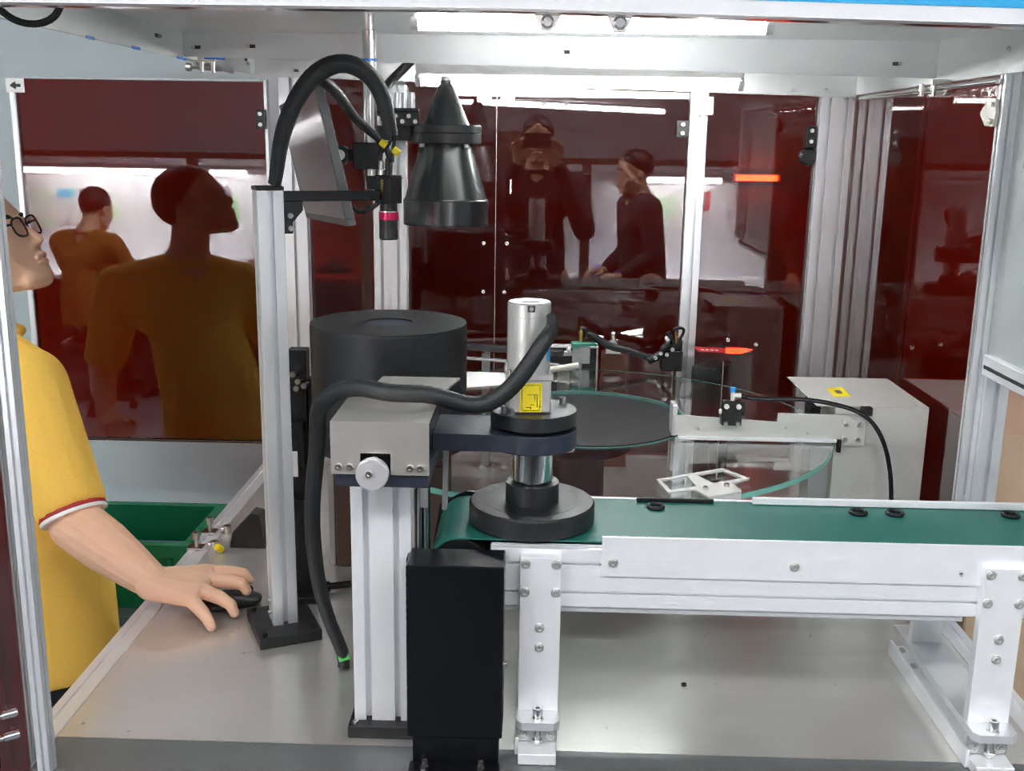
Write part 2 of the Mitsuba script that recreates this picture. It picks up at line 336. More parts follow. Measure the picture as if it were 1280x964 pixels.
# right side: triangular hinge, white panel, middle rail
h = put(ME, 'side_hinge', moved(poly_xy([(-.004, -.020), (.028, -.022), (.034, 0), (.028, .022), (-.004, .020), (-.030, 0)], 0, .006, .004), frame((.7335, 1.800, 1.703), (0, -1, 0), (-1, 0, 0))), 'ivory', label='ivory triangular hinge plate')
screws(h, P_CAP, [(.7275, 1.779, 1.716), (.7275, 1.779, 1.690)], (-1, 0, 0))
put(ME, 'side_panel', box(.7575, .762, 1.23, 1.757, 1.31, 1.80, .001), 'paint_grey', label='grey sheet metal side panel')
put(ME, 'panel_lip', box(.725, .752, 1.23, 1.258, 1.31, 1.80, .001), 'paint_light')
put(ME, 'side_rail', box(.746, .790, 1.19, 1.748, 1.276, 1.312, .002), 'paint_light')
put(ME, 'side_rail_groove', box(.7452, .747, 1.21, 1.74, 1.289, 1.295, 0), 'print_black', label='dark groove in the side rail')
screws(ME, P_CAP, [(.7575, 1.63, 1.385), (.7575, 1.70, 1.62)], (-1, 0, 0))
screws(ME, P_CAP, [(.768, 1.62, 1.312)], (0, 0, 1))
# open left rear door lying in the plane of the back wall
DR = put(ME, 'door', box(-1.288, -1.272, 2.60, 2.622, .875, 1.775, .002), 'aluminium', label='open left rear door with dark red pane')
for a in ((-1.272, -.668, 1.7745, 1.781), (-1.272, -.668, .872, .8775)): put(DR, 'frame_bar', box(a[0], a[1], 2.602, 2.618, a[2], a[3], .001), 'wood_dark' if a[2] < 1 else 'paint_grey')
put(DR, 'frame_bar', box(-.669, -.6605, 2.60, 2.622, .875, 1.78, .001), 'aluminium')
pane(DR, .603, .90, frame((-.9705, 2.605, 1.326), (1, 0, 0), (0, -1, 0)))
h = put(DR, 'hinge', box(-.686, -.664, 2.585, 2.60, 1.665, 1.71, .001), 'black_plastic', label='black hinge with two white screws')
h2 = put(DR, 'arrow_sticker', box(-1.292, -1.247, 2.598, 2.5995, 1.742, 1.775, 0), 'print_white', label='white sticker with a black arrow')
put(DR, 'sticker_arrow', plate_xz([(-1.283, 1.7585), (-1.268, 1.768), (-1.268, 1.762), (-1.256, 1.762), (-1.256, 1.755), (-1.268, 1.755), (-1.268, 1.749)], 2.597, 2.598), 'print_black')
for z in (1.70, 1.675): put(DR, 'screw', P_CAPW, None, T=TW(toward((-.675, 2.585, z), (0, -1, 0))))
# open left front door swung outwards: frame upright by the corner, pane beside it
DF = put(ME, 'door', profile(.016, .020, (-.6185, 1.19, .45), (0, 0, 1), (1, 0, 0), 1.34), 'aluminium', label='open left front door with dark red pane')
dv = np.array([-.80, -.60, 0]); c0 = np.array([-.630, 1.182, 0])
pane(DF, .55, 1.32, frame(c0+dv*.28+np.array([0, 0, 1.11]), dv, np.cross(dv, (0, 0, 1))))
put(DF, 'frame_bar', profile(.016, .020, tuple(c0+dv*.565+np.array([0, 0, .45])), (0, 0, 1), (1, 0, 0), 1.34), 'aluminium')
for z in (.945, .915):
    o = np.array([-.640, 1.17, z]); put(DF, 'hinge_bolt', cat(rod(o, o+(-.014, -.012, 0), .0055), rod(o+(-.014, -.012, 0), o+(-.020, -.017, 0), .0035)), 'chrome')
# table furniture: small screws, cable grommets, hold-down pins at the left edge
TS = [(-.62, 1.301), (-.55, 1.285), (-.492, 1.589), (-.488, 1.601), (-.455, 1.516), (-.447, 1.522), (.108, 1.328), (.288, 1.619), (.466, 1.629), (.462, 1.465), (.281, 1.458)]
for x, y in TS: put(ME, 'table_screw', P_TINY, None, T=TW(toward((x, y, .85), (0, 0, 1))))
put(ME, 'table_screw', P_CAPB, None, T=TW(toward((.232, 1.453, .848), (0, 0, 1))))
for x, y, r in ((-.585, 1.925, .045), (-.288, 1.475, .032), (.648, 1.645, .034)): put(ME, 'cable_grommet', ringz(r*.86, r, .85, .853, 40), 'nickel', label='round metal cable grommet')
for x, y in ((-.668, 1.945), (-.667, 2.03)):
    put(ME, 'hold_down_pin', cat(box(x-.016, x+.014, y-.014, y+.014, .851, .854, .0005), rod((x, y, .853), (x, y, .872), .004), rod((x, y, .868), (x, y, .883), .0075),
        rod((x+.036, y, .848), (x+.036, y, .866), .008), rod((x+.024, y, .858), (x+.040, y, .858), .005), ), 'nickel', label='nickel hold-down pin on the table edge')
# tubes
def led(y, z, x0, x1, rad, label, zc):
    t = thing('tube_lamp', label, 'lamp')
    put(t, 'housing', box(x0-.01, x1+.01, y-.016, y+.016, z+.012, zc, .002), 'white_plastic')
    put(t, 'tube', rod((x0, y, z), (x1, y, z), .012, 16), 'white_plastic', emitter=emit(rad, (.98, 1, 1)))
    for x in (x0, x1): put(t, 'end_cap', rod((x-.012*(x == x0), y, z), (x+.012*(x == x1), y, z), .013, 16), 'white_plastic')
led(2.35, 1.770, -.262, .416, L_TUBE_REAR, 'bright white tube lamp under the machine roof behind the cross beam', 1.838)
t = thing('tube_lamp', 'bright white tube lamp fixed to the machine roof before the cross beam', 'lamp')
put(t, 'tube', rod((-.199, 1.75, 1.8265), (.348, 1.75, 1.8265), .0112, 16), 'white_plastic', emitter=emit(L_TUBE_FRONT, (.98, 1, 1)))
for x in (-.199, .348): put(t, 'end_cap', rod((x-.012*(x < 0), 1.75, 1.8265), (x+.012*(x > 0), 1.75, 1.8265), .0115, 16), 'white_plastic')

# ------------------------------------------------------------------ conveyor
CV = thing('belt_conveyor', 'green belt conveyor with white aluminium side beams on adjustable legs', 'conveyor')
def beam_x(y, x0, x1): return moved(trimesh.creation.extrude_polygon(slots(.080, .020, .0019), x1-x0), frame((x0, y, 1.092), (0, 0, 1), (1, 0, 0)))
put(CV, 'side_beam', beam_x(1.295, -.055, .74), 'aluminium_white')
put(CV, 'side_beam', beam_x(1.488, -.055, .74), 'aluminium_white')
put(CV, 'bottom_lip', box(-.05, .565, 1.290, 1.30, 1.042, 1.0515, .001), 'aluminium')
def belt_loop(x0, x1, r, y0, y1, z):
    a = np.linspace(math.pi/2, 3*math.pi/2, 24)
    pts = [(x0+r*math.cos(t), z+r*math.sin(t)) for t in a] + [(x1+r*math.cos(t), z+r*math.sin(t)) for t in a+math.pi]
    inn = Polygon(pts).buffer(-.0022)
    return plate_xz(pts, y0, y1, [list(inn.exterior.coords)])
put(CV, 'belt', belt_loop(-.098, .80, .040, 1.3065, 1.4765, 1.096), 'belt_green', label='dark green belt')
put(CV, 'end_roller', rod((-.098, 1.308, 1.096), (-.098, 1.475, 1.096), .0375, 40), 'black_anodised')
put(CV, 'end_plate', plate_xz([(-.112, 1.075), (-.045, 1.062), (-.045, 1.125), (-.112, 1.112)], 1.283, 1.292), 'black_anodised')
put(CV, 'end_plate', plate_xz([(-.150, 1.06), (-.045, 1.06), (-.045, 1.135), (-.10, 1.142), (-.140, 1.12)], 1.479, 1.486), 'black_anodised')
gp = [(.089, 1.098), (.765, 1.097), (.765, 1.152), (.089, 1.152)]
put(CV, 'guide_plate', plate_xz(gp, 1.2805, 1.2845, [[(.552+.003*math.cos(t), 1.112+.003*math.sin(t)) for t in np.linspace(0, 6.28, 16, False)]]), 'aluminium_white', label='white guide plate along the belt')
for x, z in ((.054+.05, 1.117), (.338, 1.117)): put(CV, 'guide_screw', P_WASH, None, T=TW(toward((x, 1.2805, z), (0, -1, 0))))
put(CV, 'rear_guide', box(.318, .76, 1.463, 1.470, 1.1365, 1.147, .001), 'aluminium_white', label='polished rear guide bar')
put(CV, 'rear_guide', box(.150, .262, 1.464, 1.470, 1.1365, 1.142, .001), 'black_plastic', label='short black rear guide strip')
def leg_set(x0):
    x1 = x0+.054; xc = (x0+x1)/2
    L = put(CV, 'leg', box(x0, x1, 1.2695, 1.2845, .908, 1.126, .001), 'aluminium_white')
    sl = [(x0+.007, 1.117), (x1-.007, 1.117), (x0+.007, 1.078), (x1-.007, 1.078), (xc, 1.028), (xc, 1.000)]
    screws(L, P_WASH, [(x, 1.2695, z) for x, z in sl], (0, -1, 0))
    L2 = put(CV, 'leg', box(x0+.004, x1-.004, 1.499, 1.512, .908, 1.126, .001), 'aluminium_white')
    p = poly_xy([(x0-.002, 1.246), (x0+.006, 1.238), (x1-.006, 1.238), (x1+.002, 1.246), (x1+.002, 1.560), (x0-.002, 1.560)], .897, .908)
    put(CV, 'foot_plate', p, 'aluminium', smooth=False)
    put(CV, 'level_bolt', P_BIG, None, T=TW(toward((xc, 1.253, .908), (0, 0, 1))))
    for y in (1.254, 1.535): put(CV, 'level_rod', cat(rod((xc, y, .868), (xc, y, .898), .0042), rod((xc, y, .872), (xc, y, .876), .0075, 6)), 'chrome')
    # lower angle bar fixed to the table
    put(CV, 'base_bar', cat(box(x0+.002, x1-.002, 1.232, 1.57, .8505, .866, .001), box(x0-.003, x0+.002, 1.255, 1.57, .8505, .876, .0008)), 'aluminium_white')
    put(CV, 'clamp_plate', box(x0+.001, x1-.001, 1.262, 1.268, .867, .897, .0006), 'anodised_grey')
    screws(CV, P_WASH, [(x0+.009, 1.2615, .876), (x1-.009, 1.2615, .876)], (0, -1, 0))
    screws(CV, P_WASH, [(x0+.012, 1.272, .866), (x1-.012, 1.272, .866), (x0+.012, 1.552, .866), (x0+.012, 1.50, .866)], (0, 0, 1))
leg_set(-.0165); leg_set(.578)
for i, (x, y, w) in enumerate(((.175, 1.440, 'beside the short black guide strip'), (.463, 1.436, 'left one of the close pair'), (.515, 1.436, 'right one of the close pair'), (.680, 1.440, 'farthest right by the white leg'))):
    a = np.linspace(0, 2*math.pi, 25)[:-1]
    solo('rubber_ring', shift(trimesh.creation.torus(.0105, .0028, 28, 10), (x, y, 1.1388)), 'rubber', 'black rubber ring on the belt, '+w, 'rubber ring', 'black rubber rings on the belt')

# black motor cover in front of the conveyor's left end
MC = thing('motor_cover', 'tall glossy black sheet metal motor cover standing before the conveyor', 'cover')
put(MC, 'housing', cat(box(-.1585, -.0355, 1.222, 1.281, .893, 1.131, .0015)), 'black_gloss')
put(MC, 'foot_bracket', cat(box(-.152, -.040, 1.228, 1.260, .851, .893, .001), box(-.155, -.038, 1.192, 1.2275, .8502, .8555, .001)), 'black_gloss')
put(MC, 'side_flange', box(-.1625, -.1586, 1.26, 1.28, .90, 1.125, .0008), 'black_gloss')
for x in (-.135, -.062): 
    for y in (1.2165, 1.199): put(MC, 'bolt', P_BIG, None, T=TW(toward((x, y, .8555), (0, 0, 1)) @ np.diag([.62, .62, .62, 1])))
put(MC, 'side_screw', P_CAP, None, T=TW(toward((-.0355, 1.25, .985), (1, 0, 0))))

# ------------------------------------------------------------------ slide stand with stainless cover and knob
SS = thing('slide_stand', 'aluminium column with stainless steel slide cover and round knob', 'stand')
put(SS, 'column', profile(.080, .040, (-.201, 1.322, .868), (0, 0, 1), (1, 0, 0), .362), 'aluminium_white')
bp = put(SS, 'base_plate', box(-.2475, -.150, 1.284, 1.372, .8505, .868, .001), 'black_anodised', label='black base plate')
screws(bp, P_CAP, [(-.243+.005, 1.292, .868), (-.16, 1.292, .868)], (0, 0, 1))
put(SS, 'rear_plate', box(-.160, -.1415, 1.345, 1.36, .87, 1.228, .001), 'black_anodised', label='black plate behind the column')
for x in (-.154, -.145): put(SS, 'guide_rod', rod((x, 1.338, .87), (x, 1.338, 1.226), .0035), 'chrome')
put(SS, 'bearing_block', box(-.1525, -.1415, 1.324, 1.333, 1.17, 1.222, .001), 'anodised_grey')
put(SS, 'slide_base', box(-.2445, -.130, 1.228, 1.415, 1.2305, 1.2485, .001), 'blue_black', label='blue-black slide base')
put(SS, 'slide_body', box(-.238, -.136, 1.235, 1.41, 1.2485, 1.3125, .001), 'black_anodised')
cv = plate_xz([(-.2485, 1.249), (-.2125, 1.249), (-.2125, 1.276), (-.1755, 1.276), (-.1755, 1.249), (-.1285, 1.249), (-.1285, 1.3155), (-.2485, 1.3155)], 1.2205, 1.2225)
put(SS, 'slide_cover', cat(cv, box(-.2485, -.1285, 1.2205, 1.385, 1.3135, 1.3155, .0004)), 'stainless', smooth=False, label='brushed stainless slide cover')
put(SS, 'top_plate', moved(poly_xy([(-.226, 1.345), (-.128, 1.345), (-.108, 1.452), (-.218, 1.452)], 0, .003), frame((0, 0, 1.317), (1, 0, 0), (0, 0, 1))), 'stainless', smooth=False)
screws(SS, P_CAP, [(-.2385, 1.2205, 1.2585), (-.225, 1.2205, 1.2585), (-.1515, 1.2205, 1.2585), (-.139, 1.2205, 1.2585)], (0, -1, 0))
kn = put(SS, 'knob', lathe([(.006, -.02), (.006, 0), (.0185, 0), (.0198, .0015), (.0198, .0115), (.0185, .013), (.006, .0132), (.004, .0128)], 48), 'turned_silver', T=TW(toward((-.196, 1.216, 1.2535), (0, -1, 0))), label='round turned aluminium knob')
put(kn, 'knob_screw', P_CAP, None, T=TW(toward((-.199, 1.2035, 1.2555), (0, -1, 0))))
put(SS, 'set_screw', rod((-.194, 1.219, 1.273), (-.194, 1.219, 1.266), .003), 'chrome')
c = (-.003, 1.38)
put(SS, 'arm', shift(extrude(Polygon([(-.135, 1.330), (-.06, 1.330), (c[0], c[1]-.0585), (c[0]+.01, c[1]+.0585), (-.06, 1.43), (-.135, 1.43)]), .023), (0, 0, 1.2485)), 'blue_black', label='flat black arm')
put(SS, 'arm_ring', lathe([(.0588, 1.246), (.0595, 1.247), (.0595, 1.2705), (.0588, 1.2715)], 64), 'blue_black', T=TW(frame((c[0], c[1], 0), (1, 0, 0), (0, 0, 1))))
put(SS, 'side_strip', moved(box(-.003, .003, -.012, .012, 0, .10, .0005), frame((-.1245, 1.39, 1.148), (1, 0, 0), (.02, .01, 1))), 'anodised_grey')

# geared motor and press roller
GM = thing('gear_motor', 'silver gear motor on a black round flange driving a black press roller', 'motor')
TC = TW(frame((c[0], c[1], 0), (1, 0, 0), (0, 0, 1)))
put(GM, 'flange', lathe([(.0575, 1.2765), (.0585, 1.2775), (.0585, 1.295), (.0575, 1.296)], 64), 'black_satin', T=TC, label='black round flange')
put(GM, 'flange_gap', lathe([(.045, 1.2718), (.045, 1.2765)], 48), 'black_anodised', T=TC)
for a in (-128, 35, 140, 215): 
    put(GM, 'flange_bolt', P_BIG, None, T=TW(toward((c[0]+.048*math.cos(math.radians(a)), c[1]+.048*math.sin(math.radians(a)), 1.296), (0, 0, 1)) @ np.diag([.62, .62, .72, 1])))
MR = frame((-.0115, 1.378, 0), (math.cos(.10), math.sin(.10), 0), (0, 0, 1))
put(GM, 'gearbox', moved(cat(box(-.0285, .0285, -.0285, .0285, 1.2965, 1.342, .002), box(-.0305, .0305, -.0305, .0305, 1.341, 1.3495, .001)), MR), 'motor_silver')
for sx in (-1, 1):
    for sy in (-1, 1): put(GM, 'gearbox_bolt', P_CAP, None, T=TW(MR @ toward((sx*.0262, sy*.0262, 1.3495), (0, 0, 1)) @ np.diag([.9, .9, 1.3, 1])))
ms = put(GM, 'motor_can', moved(lathe([(.0285, 1.3495), (.0288, 1.351), (.0288, 1.4235), (.0283, 1.424), (.0283, 1.4245), (.0288, 1.425), (.0288, 1.4405), (.0270, 1.4425)], 64), MR), 'motor_silver')
put(ms, 'cap_recess', moved(cat(box(-.005, .005, -.0292, -.024, 1.432, 1.4405, .0005), poly_xy([(-.014, -.006), (.014, -.006), (.009, -.013), (-.009, -.013)], 1.4424, 1.4428)), MR), 'print_black')
put(ms, 'cap_screw', P_CAP, None, T=TW(MR @ toward((0, -.0292, 1.4365), (0, -1, 0)) @ np.diag([.7, .7, .5, 1])))
put(ms, 'name_label', moved(sheet(.022, .040, toward((0, 0, 0), (0, 0, 1))), MR @ frame((.0252, -.0150, 1.385), (.55, .83, 0), (.83, -.55, 0)) @ np.diag([.3, 1, 1, 1])), 'print_blue', smooth=False)
yl = put(GM, 'yellow_sticker', moved(box(-.0130, .0160, -.0294, -.0286, 1.2985, 1.3375, 0), MR), 'yellow', label='yellow warning sticker')
def bars(L, y): return cat(*[box(x-w/2, x+w/2, y-.0003, y, z-h/2, z+h/2, 0) for x, z, w, h in L])
pr = [(.0015, 1.335, .022, .0008), (.0015, 1.3005, .022, .0008), (-.0105, 1.318, .0007, .034), (.0135, 1.318, .0007, .034), (.004, 1.322, .014, .0007), (.010, 1.313, .0009, .016), (.0115+.002, 1.306, .003, .001), (-.002, 1.305, .006, .0008), (.004, 1.3085, .005, .0008), (.0065, 1.3175, .0007, .008), (.0015, 1.304, .0012, .003)]
put(yl, 'print', moved(bars(pr, -.0294), MR), 'print_black', smooth=False)
put(GM, 'shaft', lathe([(.0265, 1.196), (.0275, 1.198), (.0275, 1.2456)], 48), 'chrome', T=TC)
put(GM, 'shaft_nose', lathe([(.015, 1.176), (.015, 1.190), (.019, 1.192), (.019, 1.1955)], 40), 'chrome', T=TC)
for a in range(0, 360, 60): put(GM, 'nose_ball', lathe([(.0015, -.003), (.003, 0), (.0015, .003)], 12), 'chrome', T=TW(toward((c[0]+.0185*math.cos(math.radians(a+20)), c[1]+.0185*math.sin(math.radians(a+20)), 1.1935), (0, 0, 1))))
put(GM, 'collar', ringz(.021, .0365, 1.1655, 1.1935, 64), 'black_satin', T=TC, label='black roller collar')
rl = put(GM, 'press_roller', lathe([(.084, 1.1372), (.0865, 1.139), (.0865, 1.163), (.0845, 1.1655), (.0840, 1.166)], 96), 'black_satin', T=TC, label='wide black press roller')
put(rl, 'roller_groove', ringz(.064, .0645, 1.1655, 1.1663, 96), 'black_anodised', T=TC)

# thick black cable from the motor over the slide cover down to the table
hp = [(.0165, 1.352, 1.428), (.017, 1.335, 1.412), (.004, 1.322, 1.392), (-.032, 1.318, 1.340), (-.078, 1.322, 1.305), (-.132, 1.310, 1.2985+.034), (-.186, 1.30, 1.3155+.0155), (-.235, 1.325, 1.3155+.008), (-.276, 1.345, 1.300), (-.297, 1.375, 1.25), (-.309, 1.39, 1.165), (-.314, 1.41, 1.07), (-.309, 1.44, .975), (-.296, 1.462, .91), (-.289, 1.474, .875), (-.288, 1.475, .8535)]
hp[5] = (-.132, 1.303, 1.3300); hp[4] = (-.078, 1.315, 1.3155); hp[6] = (-.186, 1.298, 1.3335); hp[7] = (-.237, 1.320, 1.3335); hp[8] = (-.284, 1.345, 1.304)
MCB = thing('motor_cable', 'thick black sleeved cable running from the silver motor down to the table', 'cable')
put(MCB, 'sleeve', tube(hp, [.006, .0105, .0115, .0115, .0115, .0115, .0115, .0115, .0115, .0115, .0115, .011, .0105, .010, .0098, .0095], 150, 18), 'sleeve')
put(MCB, 'green_tag', moved(poly_xy([(0, 0), (.016, .004), (.012, .018), (-.004, .012)], 0, .0012), frame((-.292, 1.462, .868), (1, 0, .1), (.2, -.8, .5))), 'tag_green', label='small green tag')

# ------------------------------------------------------------------ camera stand
A = 25.0; ca, sa = math.cos(math.radians(A)), math.sin(math.radians(A))
ax = np.array([ca, sa, 0]); ay = np.array([-sa, ca, 0]); PO = np.array([-.412, 1.604, 0])
CS = thing('camera_stand', 'upright aluminium profile stand on a black square base plate', 'stand')
bp = put(CS, 'base_plate', moved(box(-.050, .050, -.062, .062, .8505, .868, .001), frame(PO, ax, (0, 0, 1))), 'black_anodised', label='black base plate')
screws(bp, P_CAPB, [tuple(PO + ax*x + ay*y + np.array([0, 0, .868])) for x, y in ((-.04, -.05), (-.04, .05), (.04, -.05), (.04, .05))], (0, 0, 1))
put(CS, 'upright', profile(.040, .040, tuple(PO+np.array([0, 0, .868])), (0, 0, 1), ax, .702), 'aluminium')
put(CS, 'cap', moved(box(-.0208, .0208, -.0208, .0208, 1.570, 1.576, .001), frame(PO, ax, (0, 0, 1))), 'black_plastic', label='black plastic end cap')
for z in (.885, .905): put(CS, 'slot_bolt', P_CAP, None, T=TW(toward(PO-ax*.0205+np.array([0, 0, z]), -ax)))
FA = frame(PO+np.array([0, 0, 0]), ax, (0, 0, 1))
put(CS, 'arm_bracket', moved(plate_xz([(.021, 1.505), (.034, 1.505), (.034, 1.522), (.050, 1.540), (.050, 1.553), (.021, 1.553)], -.014, .014), FA), 'black_anodised', smooth=False, label='black angle bracket')
screws(CS, P_CAP, [tuple((FA @ np.array([.030, -.014, z, 1]))[:3]) for z in (1.513, 1.532)], -ay)
put(CS, 'arm', moved(box(.021, .172, -.011, .011, 1.553, 1.568, .001), FA), 'black_anodised', label='black camera arm')
put(CS, 'clamp_screw', P_CAPB, None, T=TW(toward((FA @ np.array([.15, -.011, 1.545, 1]))[:3], -ay)))
cx, cy = -.241, 1.687
IC = thing('industrial_camera', 'small black industrial camera pointing down with a magenta lens ring', 'camera')
FC = frame((cx, cy, 0), (math.cos(-.5), math.sin(-.5), 0), (0, 0, 1))
put(IC, 'body', moved(cat(box(-.0155, .0155, -.0155, .0155, 1.548, 1.592, .001), box(-.0165, .0165, -.0165, .0165, 1.5865, 1.5885, .0005)), FC), 'black_plastic')
put(IC, 'side_print', moved(cat(*[box(-.0022, .0022, -.0160, -.0156, 1.557+i*.0042, 1.5602+i*.0042, 0) for i in range(7)]), FC), 'brass', label='tiny lettering up the camera side')
put(IC, 'mount_block', moved(box(-.034, -.0157, -.012, .012, 1.569, 1.590, .001), FC), 'black_anodised')
lz = lathe([(.0135, 1.491), (.0150, 1.493), (.0150, 1.508), (.0146, 1.509), (.0146, 1.511), (.0150, 1.512), (.0150, 1.5225)], 40)
put(IC, 'lens_barrel', moved(cat(lz, lathe([(.0138, 1.5355), (.0138, 1.548)], 40)), FC), 'black_satin')
put(IC, 'lens_ring', moved(lathe([(.0156, 1.5225), (.0156, 1.5345)], 40), FC), 'magenta', label='magenta lens ring')
put(IC, 'silver_ring', moved(lathe([(.0150, 1.5345), (.0150, 1.5362)], 40), FC), 'chrome')
for dx, dy, h in ((-.008, -.006, .022), (.006, -.008, .026)):
    put(IC, 'connector', moved(cat(lathe([(.0055, 1.592), (.0055, 1.600), (.0042, 1.601), (.0048, 1.604), (.0040, 1.592+h)], 20)), FC @ frame((dx, dy, 0), (1, 0, 0), (0, 0, 1))), 'nickel' if dx < 0 else 'black_plastic')
def P3(a): return [tuple(p) for p in a]
CC = thing('camera_cable', 'thick black sleeved cable arching from the profile stand to the small camera', 'cable')
put(CC, 'sleeve', tube([(-.402, 1.602, 1.5775), (-.397, 1.603, 1.597), (-.388, 1.61, 1.65), (-.366, 1.62, 1.705), (-.338, 1.63, 1.741), (-.300, 1.645, 1.757), (-.260, 1.66, 1.737), (-.240, 1.67, 1.69), (-.233, 1.675, 1.652)], [.0095, .011, .0125, .0135, .0145, .014, .0135, .012, .0105], 110, 18), 'sleeve')
for q, dx in (((-.250, 1.684, 1.612), 0), ((-.232, 1.677, 1.612), 1)):
    put(CC, 'wire', tube([(-.234+.006*dx, 1.675, 1.655), (-.238+.008*dx, 1.677, 1.64), (q[0], q[1], 1.627), q], .0028, 24, 10), 'black_plastic')
for x, y, z in ((-.246, 1.676, 1.640), (-.226, 1.672, 1.629)):
    put(CC, 'cable_tag', rod((x-.004, y, z+.0035), (x+.0045, y-.001, z-.0035), .0056, 16), 'yellow', label='yellow cable marker')
put(CC, 'white_marker', rod((-.227, 1.672, 1.600), (-.226, 1.672, 1.622), .0022), 'white_plastic')

# dome light with its bracket
DL = thing('dome_light', 'large black cylindrical dome light with a round opening in its top', 'light')
DX, DY = -.243, 1.69
TD = TW(frame((DX, DY, 0), (1, 0, 0), (0, 0, 1)))
put(DL, 'housing', cat(ringz(.0385, .1268, 1.3535, 1.3570, 96), lathe([(.120, 1.150), (.1275, 1.152), (.1275, 1.352), (.1268, 1.3535)], 96)), 'dome_black', T=TD)
put(DL, 'aperture', lathe([(.0383, 1.3530), (.0383, 1.3548)], 64), 'blue_black', T=TD, label='dark round opening')
put(DL, 'bracket', cat(box(-.420, -.388, 1.72, 1.752, .851, 1.30, .001), box(-.388, -.345, 1.725, 1.745, 1.16, 1.25, .001), box(-.43, -.37, 1.70, 1.77, .8505, .862, .001), box(-.424, -.380, 1.69, 1.72, 1.02, 1.045, .001), box(-.418, -.392, 1.70, 1.72, 1.10, 1.18, .001)), 'black_anodised')
put(DL, 'bracket_plate', box(-.4125, -.402, 1.6975, 1.6998, 1.085, 1.13, .0005), 'white_plastic', label='small white plate')
for x, z in ((-.404, 1.262), (-.396, 1.250), (-.386, 1.243), (-.399, 1.238)): put(DL, 'adjuster', rod((x, 1.72, z), (x, 1.69, z+.003), .005), 'nickel')

# monitor hanging on a chrome pole
MO = thing('monitor', 'grey flat monitor hung edge-on from the machine roof on a chrome pole', 'monitor')
mBR, mTR, mBL = np.array([-.316, 1.75, 1.505]), np.array([-.367, 1.75, 1.734]), np.array([-.495, 2.25, 1.481])
mw = mBL-mBR; mh = mTR-mBR; mW, mH = np.linalg.norm(mw), np.linalg.norm(mh)
MM = frame(mBR, mw, np.cross(mw, mh))      # local x to the far edge, y up the screen, z out of the back or front
if MM[0, 2] > 0: mz = 1.0
else: mz = -1.0
def mb(x0, x1, y0, y1, z0, z1, b=.001): return moved(box(x0, x1, y0, y1, min(z0*mz, z1*mz), max(z0*mz, z1*mz), b), MM)
put(MO, 'case', mb(.004, mW-.004, .004, mH-.004, .001, .012, .003), 'anodised_grey')
put(MO, 'screen', mb(.012, mW-.012, .012, mH-.012, -.0015, .001, 0), 'screen', smooth=False, label='grey reflecting screen')
for a in ((0, mW, 0, .012), (0, mW, mH-.008, mH)): put(MO, 'bezel', mb(a[0], a[1], a[2], a[3], -.002, .013, .001), 'rail_grey', label='dark grey bezel')
for a in ((0, .010), (mW-.010, mW)): put(MO, 'bezel', mb(a[0], a[1], .012, mH-.008, -.002, .013, .001), 'rail_grey', label='dark grey bezel')
put(MO, 'mount_plate', mb(mW/2-.05, mW/2+.05, mH/2-.045, mH/2+.045, .012, .030), 'black_anodised')
mc = (MM @ np.array([mW/2, mH/2, mz*.03, 1]))[:3]
PX = np.array([-.318, 2.0])
put(MO, 'swivel_arm', cat(rod(mc, (PX[0]-.022, PX[1], 1.617), .012), rod((PX[0]-.055, PX[1]-.016, 1.617), (PX[0]-.055, PX[1]+.012, 1.617), .0175)), 'black_anodised')
put(MO, 'swivel_screw', rod((PX[0]-.055, PX[1]-.018, 1.617), (PX[0]-.055, PX[1]-.014, 1.617), .010), 'white_plastic', label='round white joint screw')
put(MO, 'pole_clamp', box(PX[0]-.030, PX[0]+.020, 1.980, 2.022, 1.592, 1.640, .002), 'black_anodised')
put(MO, 'pole', rod((PX[0]+.001, PX[1], 1.555), (PX[0]+.001, PX[1], 1.838), .0125, 32), 'chrome', label='polished chrome pole')
put(MO, 'pole_collar', rod((PX[0]+.001, PX[1], 1.784), (PX[0]+.001, PX[1], 1.789), .0145, 32), 'film_blue', label='blue tape ring at the pole top')
solo('signal_cable', tube([(-.339, 1.66, 1.735), (-.329, 1.80, 1.705), (-.316, 1.95, 1.664), (-.283, 1.962, 1.63), (-.278, 1.96, 1.58), (-.288, 1.92, 1.540), (-.302, 1.90, 1.526), (-.314, 1.895, 1.520), (-.326, 1.895, 1.521), (-.334, 1.897, 1.529)], [.009, .009, .009, .0085, .007, .005, .004, .004, .004, .004], 90, 12), 'rubber', 'black cable hanging slack behind the monitor along the chrome pole', 'cable')
solo('roof_cable', tube([(-.250, 2.075, 1.793), (-.262, 2.075, 1.78), (-.285, 2.06, 1.755), (-.297, 2.03, 1.73), (-.300, 2.02, 1.69)], .0085, 40, 12), 'rubber', 'short thick black cable under the roof beam beside the chrome pole', 'cable')
solo('front_cable', tube([(-.700, 1.29, 1.808), (-.645, 1.29, 1.793), (-.627, 1.29, 1.780), (-.603, 1.29, 1.774), (-.580, 1.29, 1.780), (-.568, 1.29, 1.795), (-.565, 1.29, 1.832)], .0042, 60, 12), 'rubber', 'black cable drooping below the left end of the roof front', 'cable')

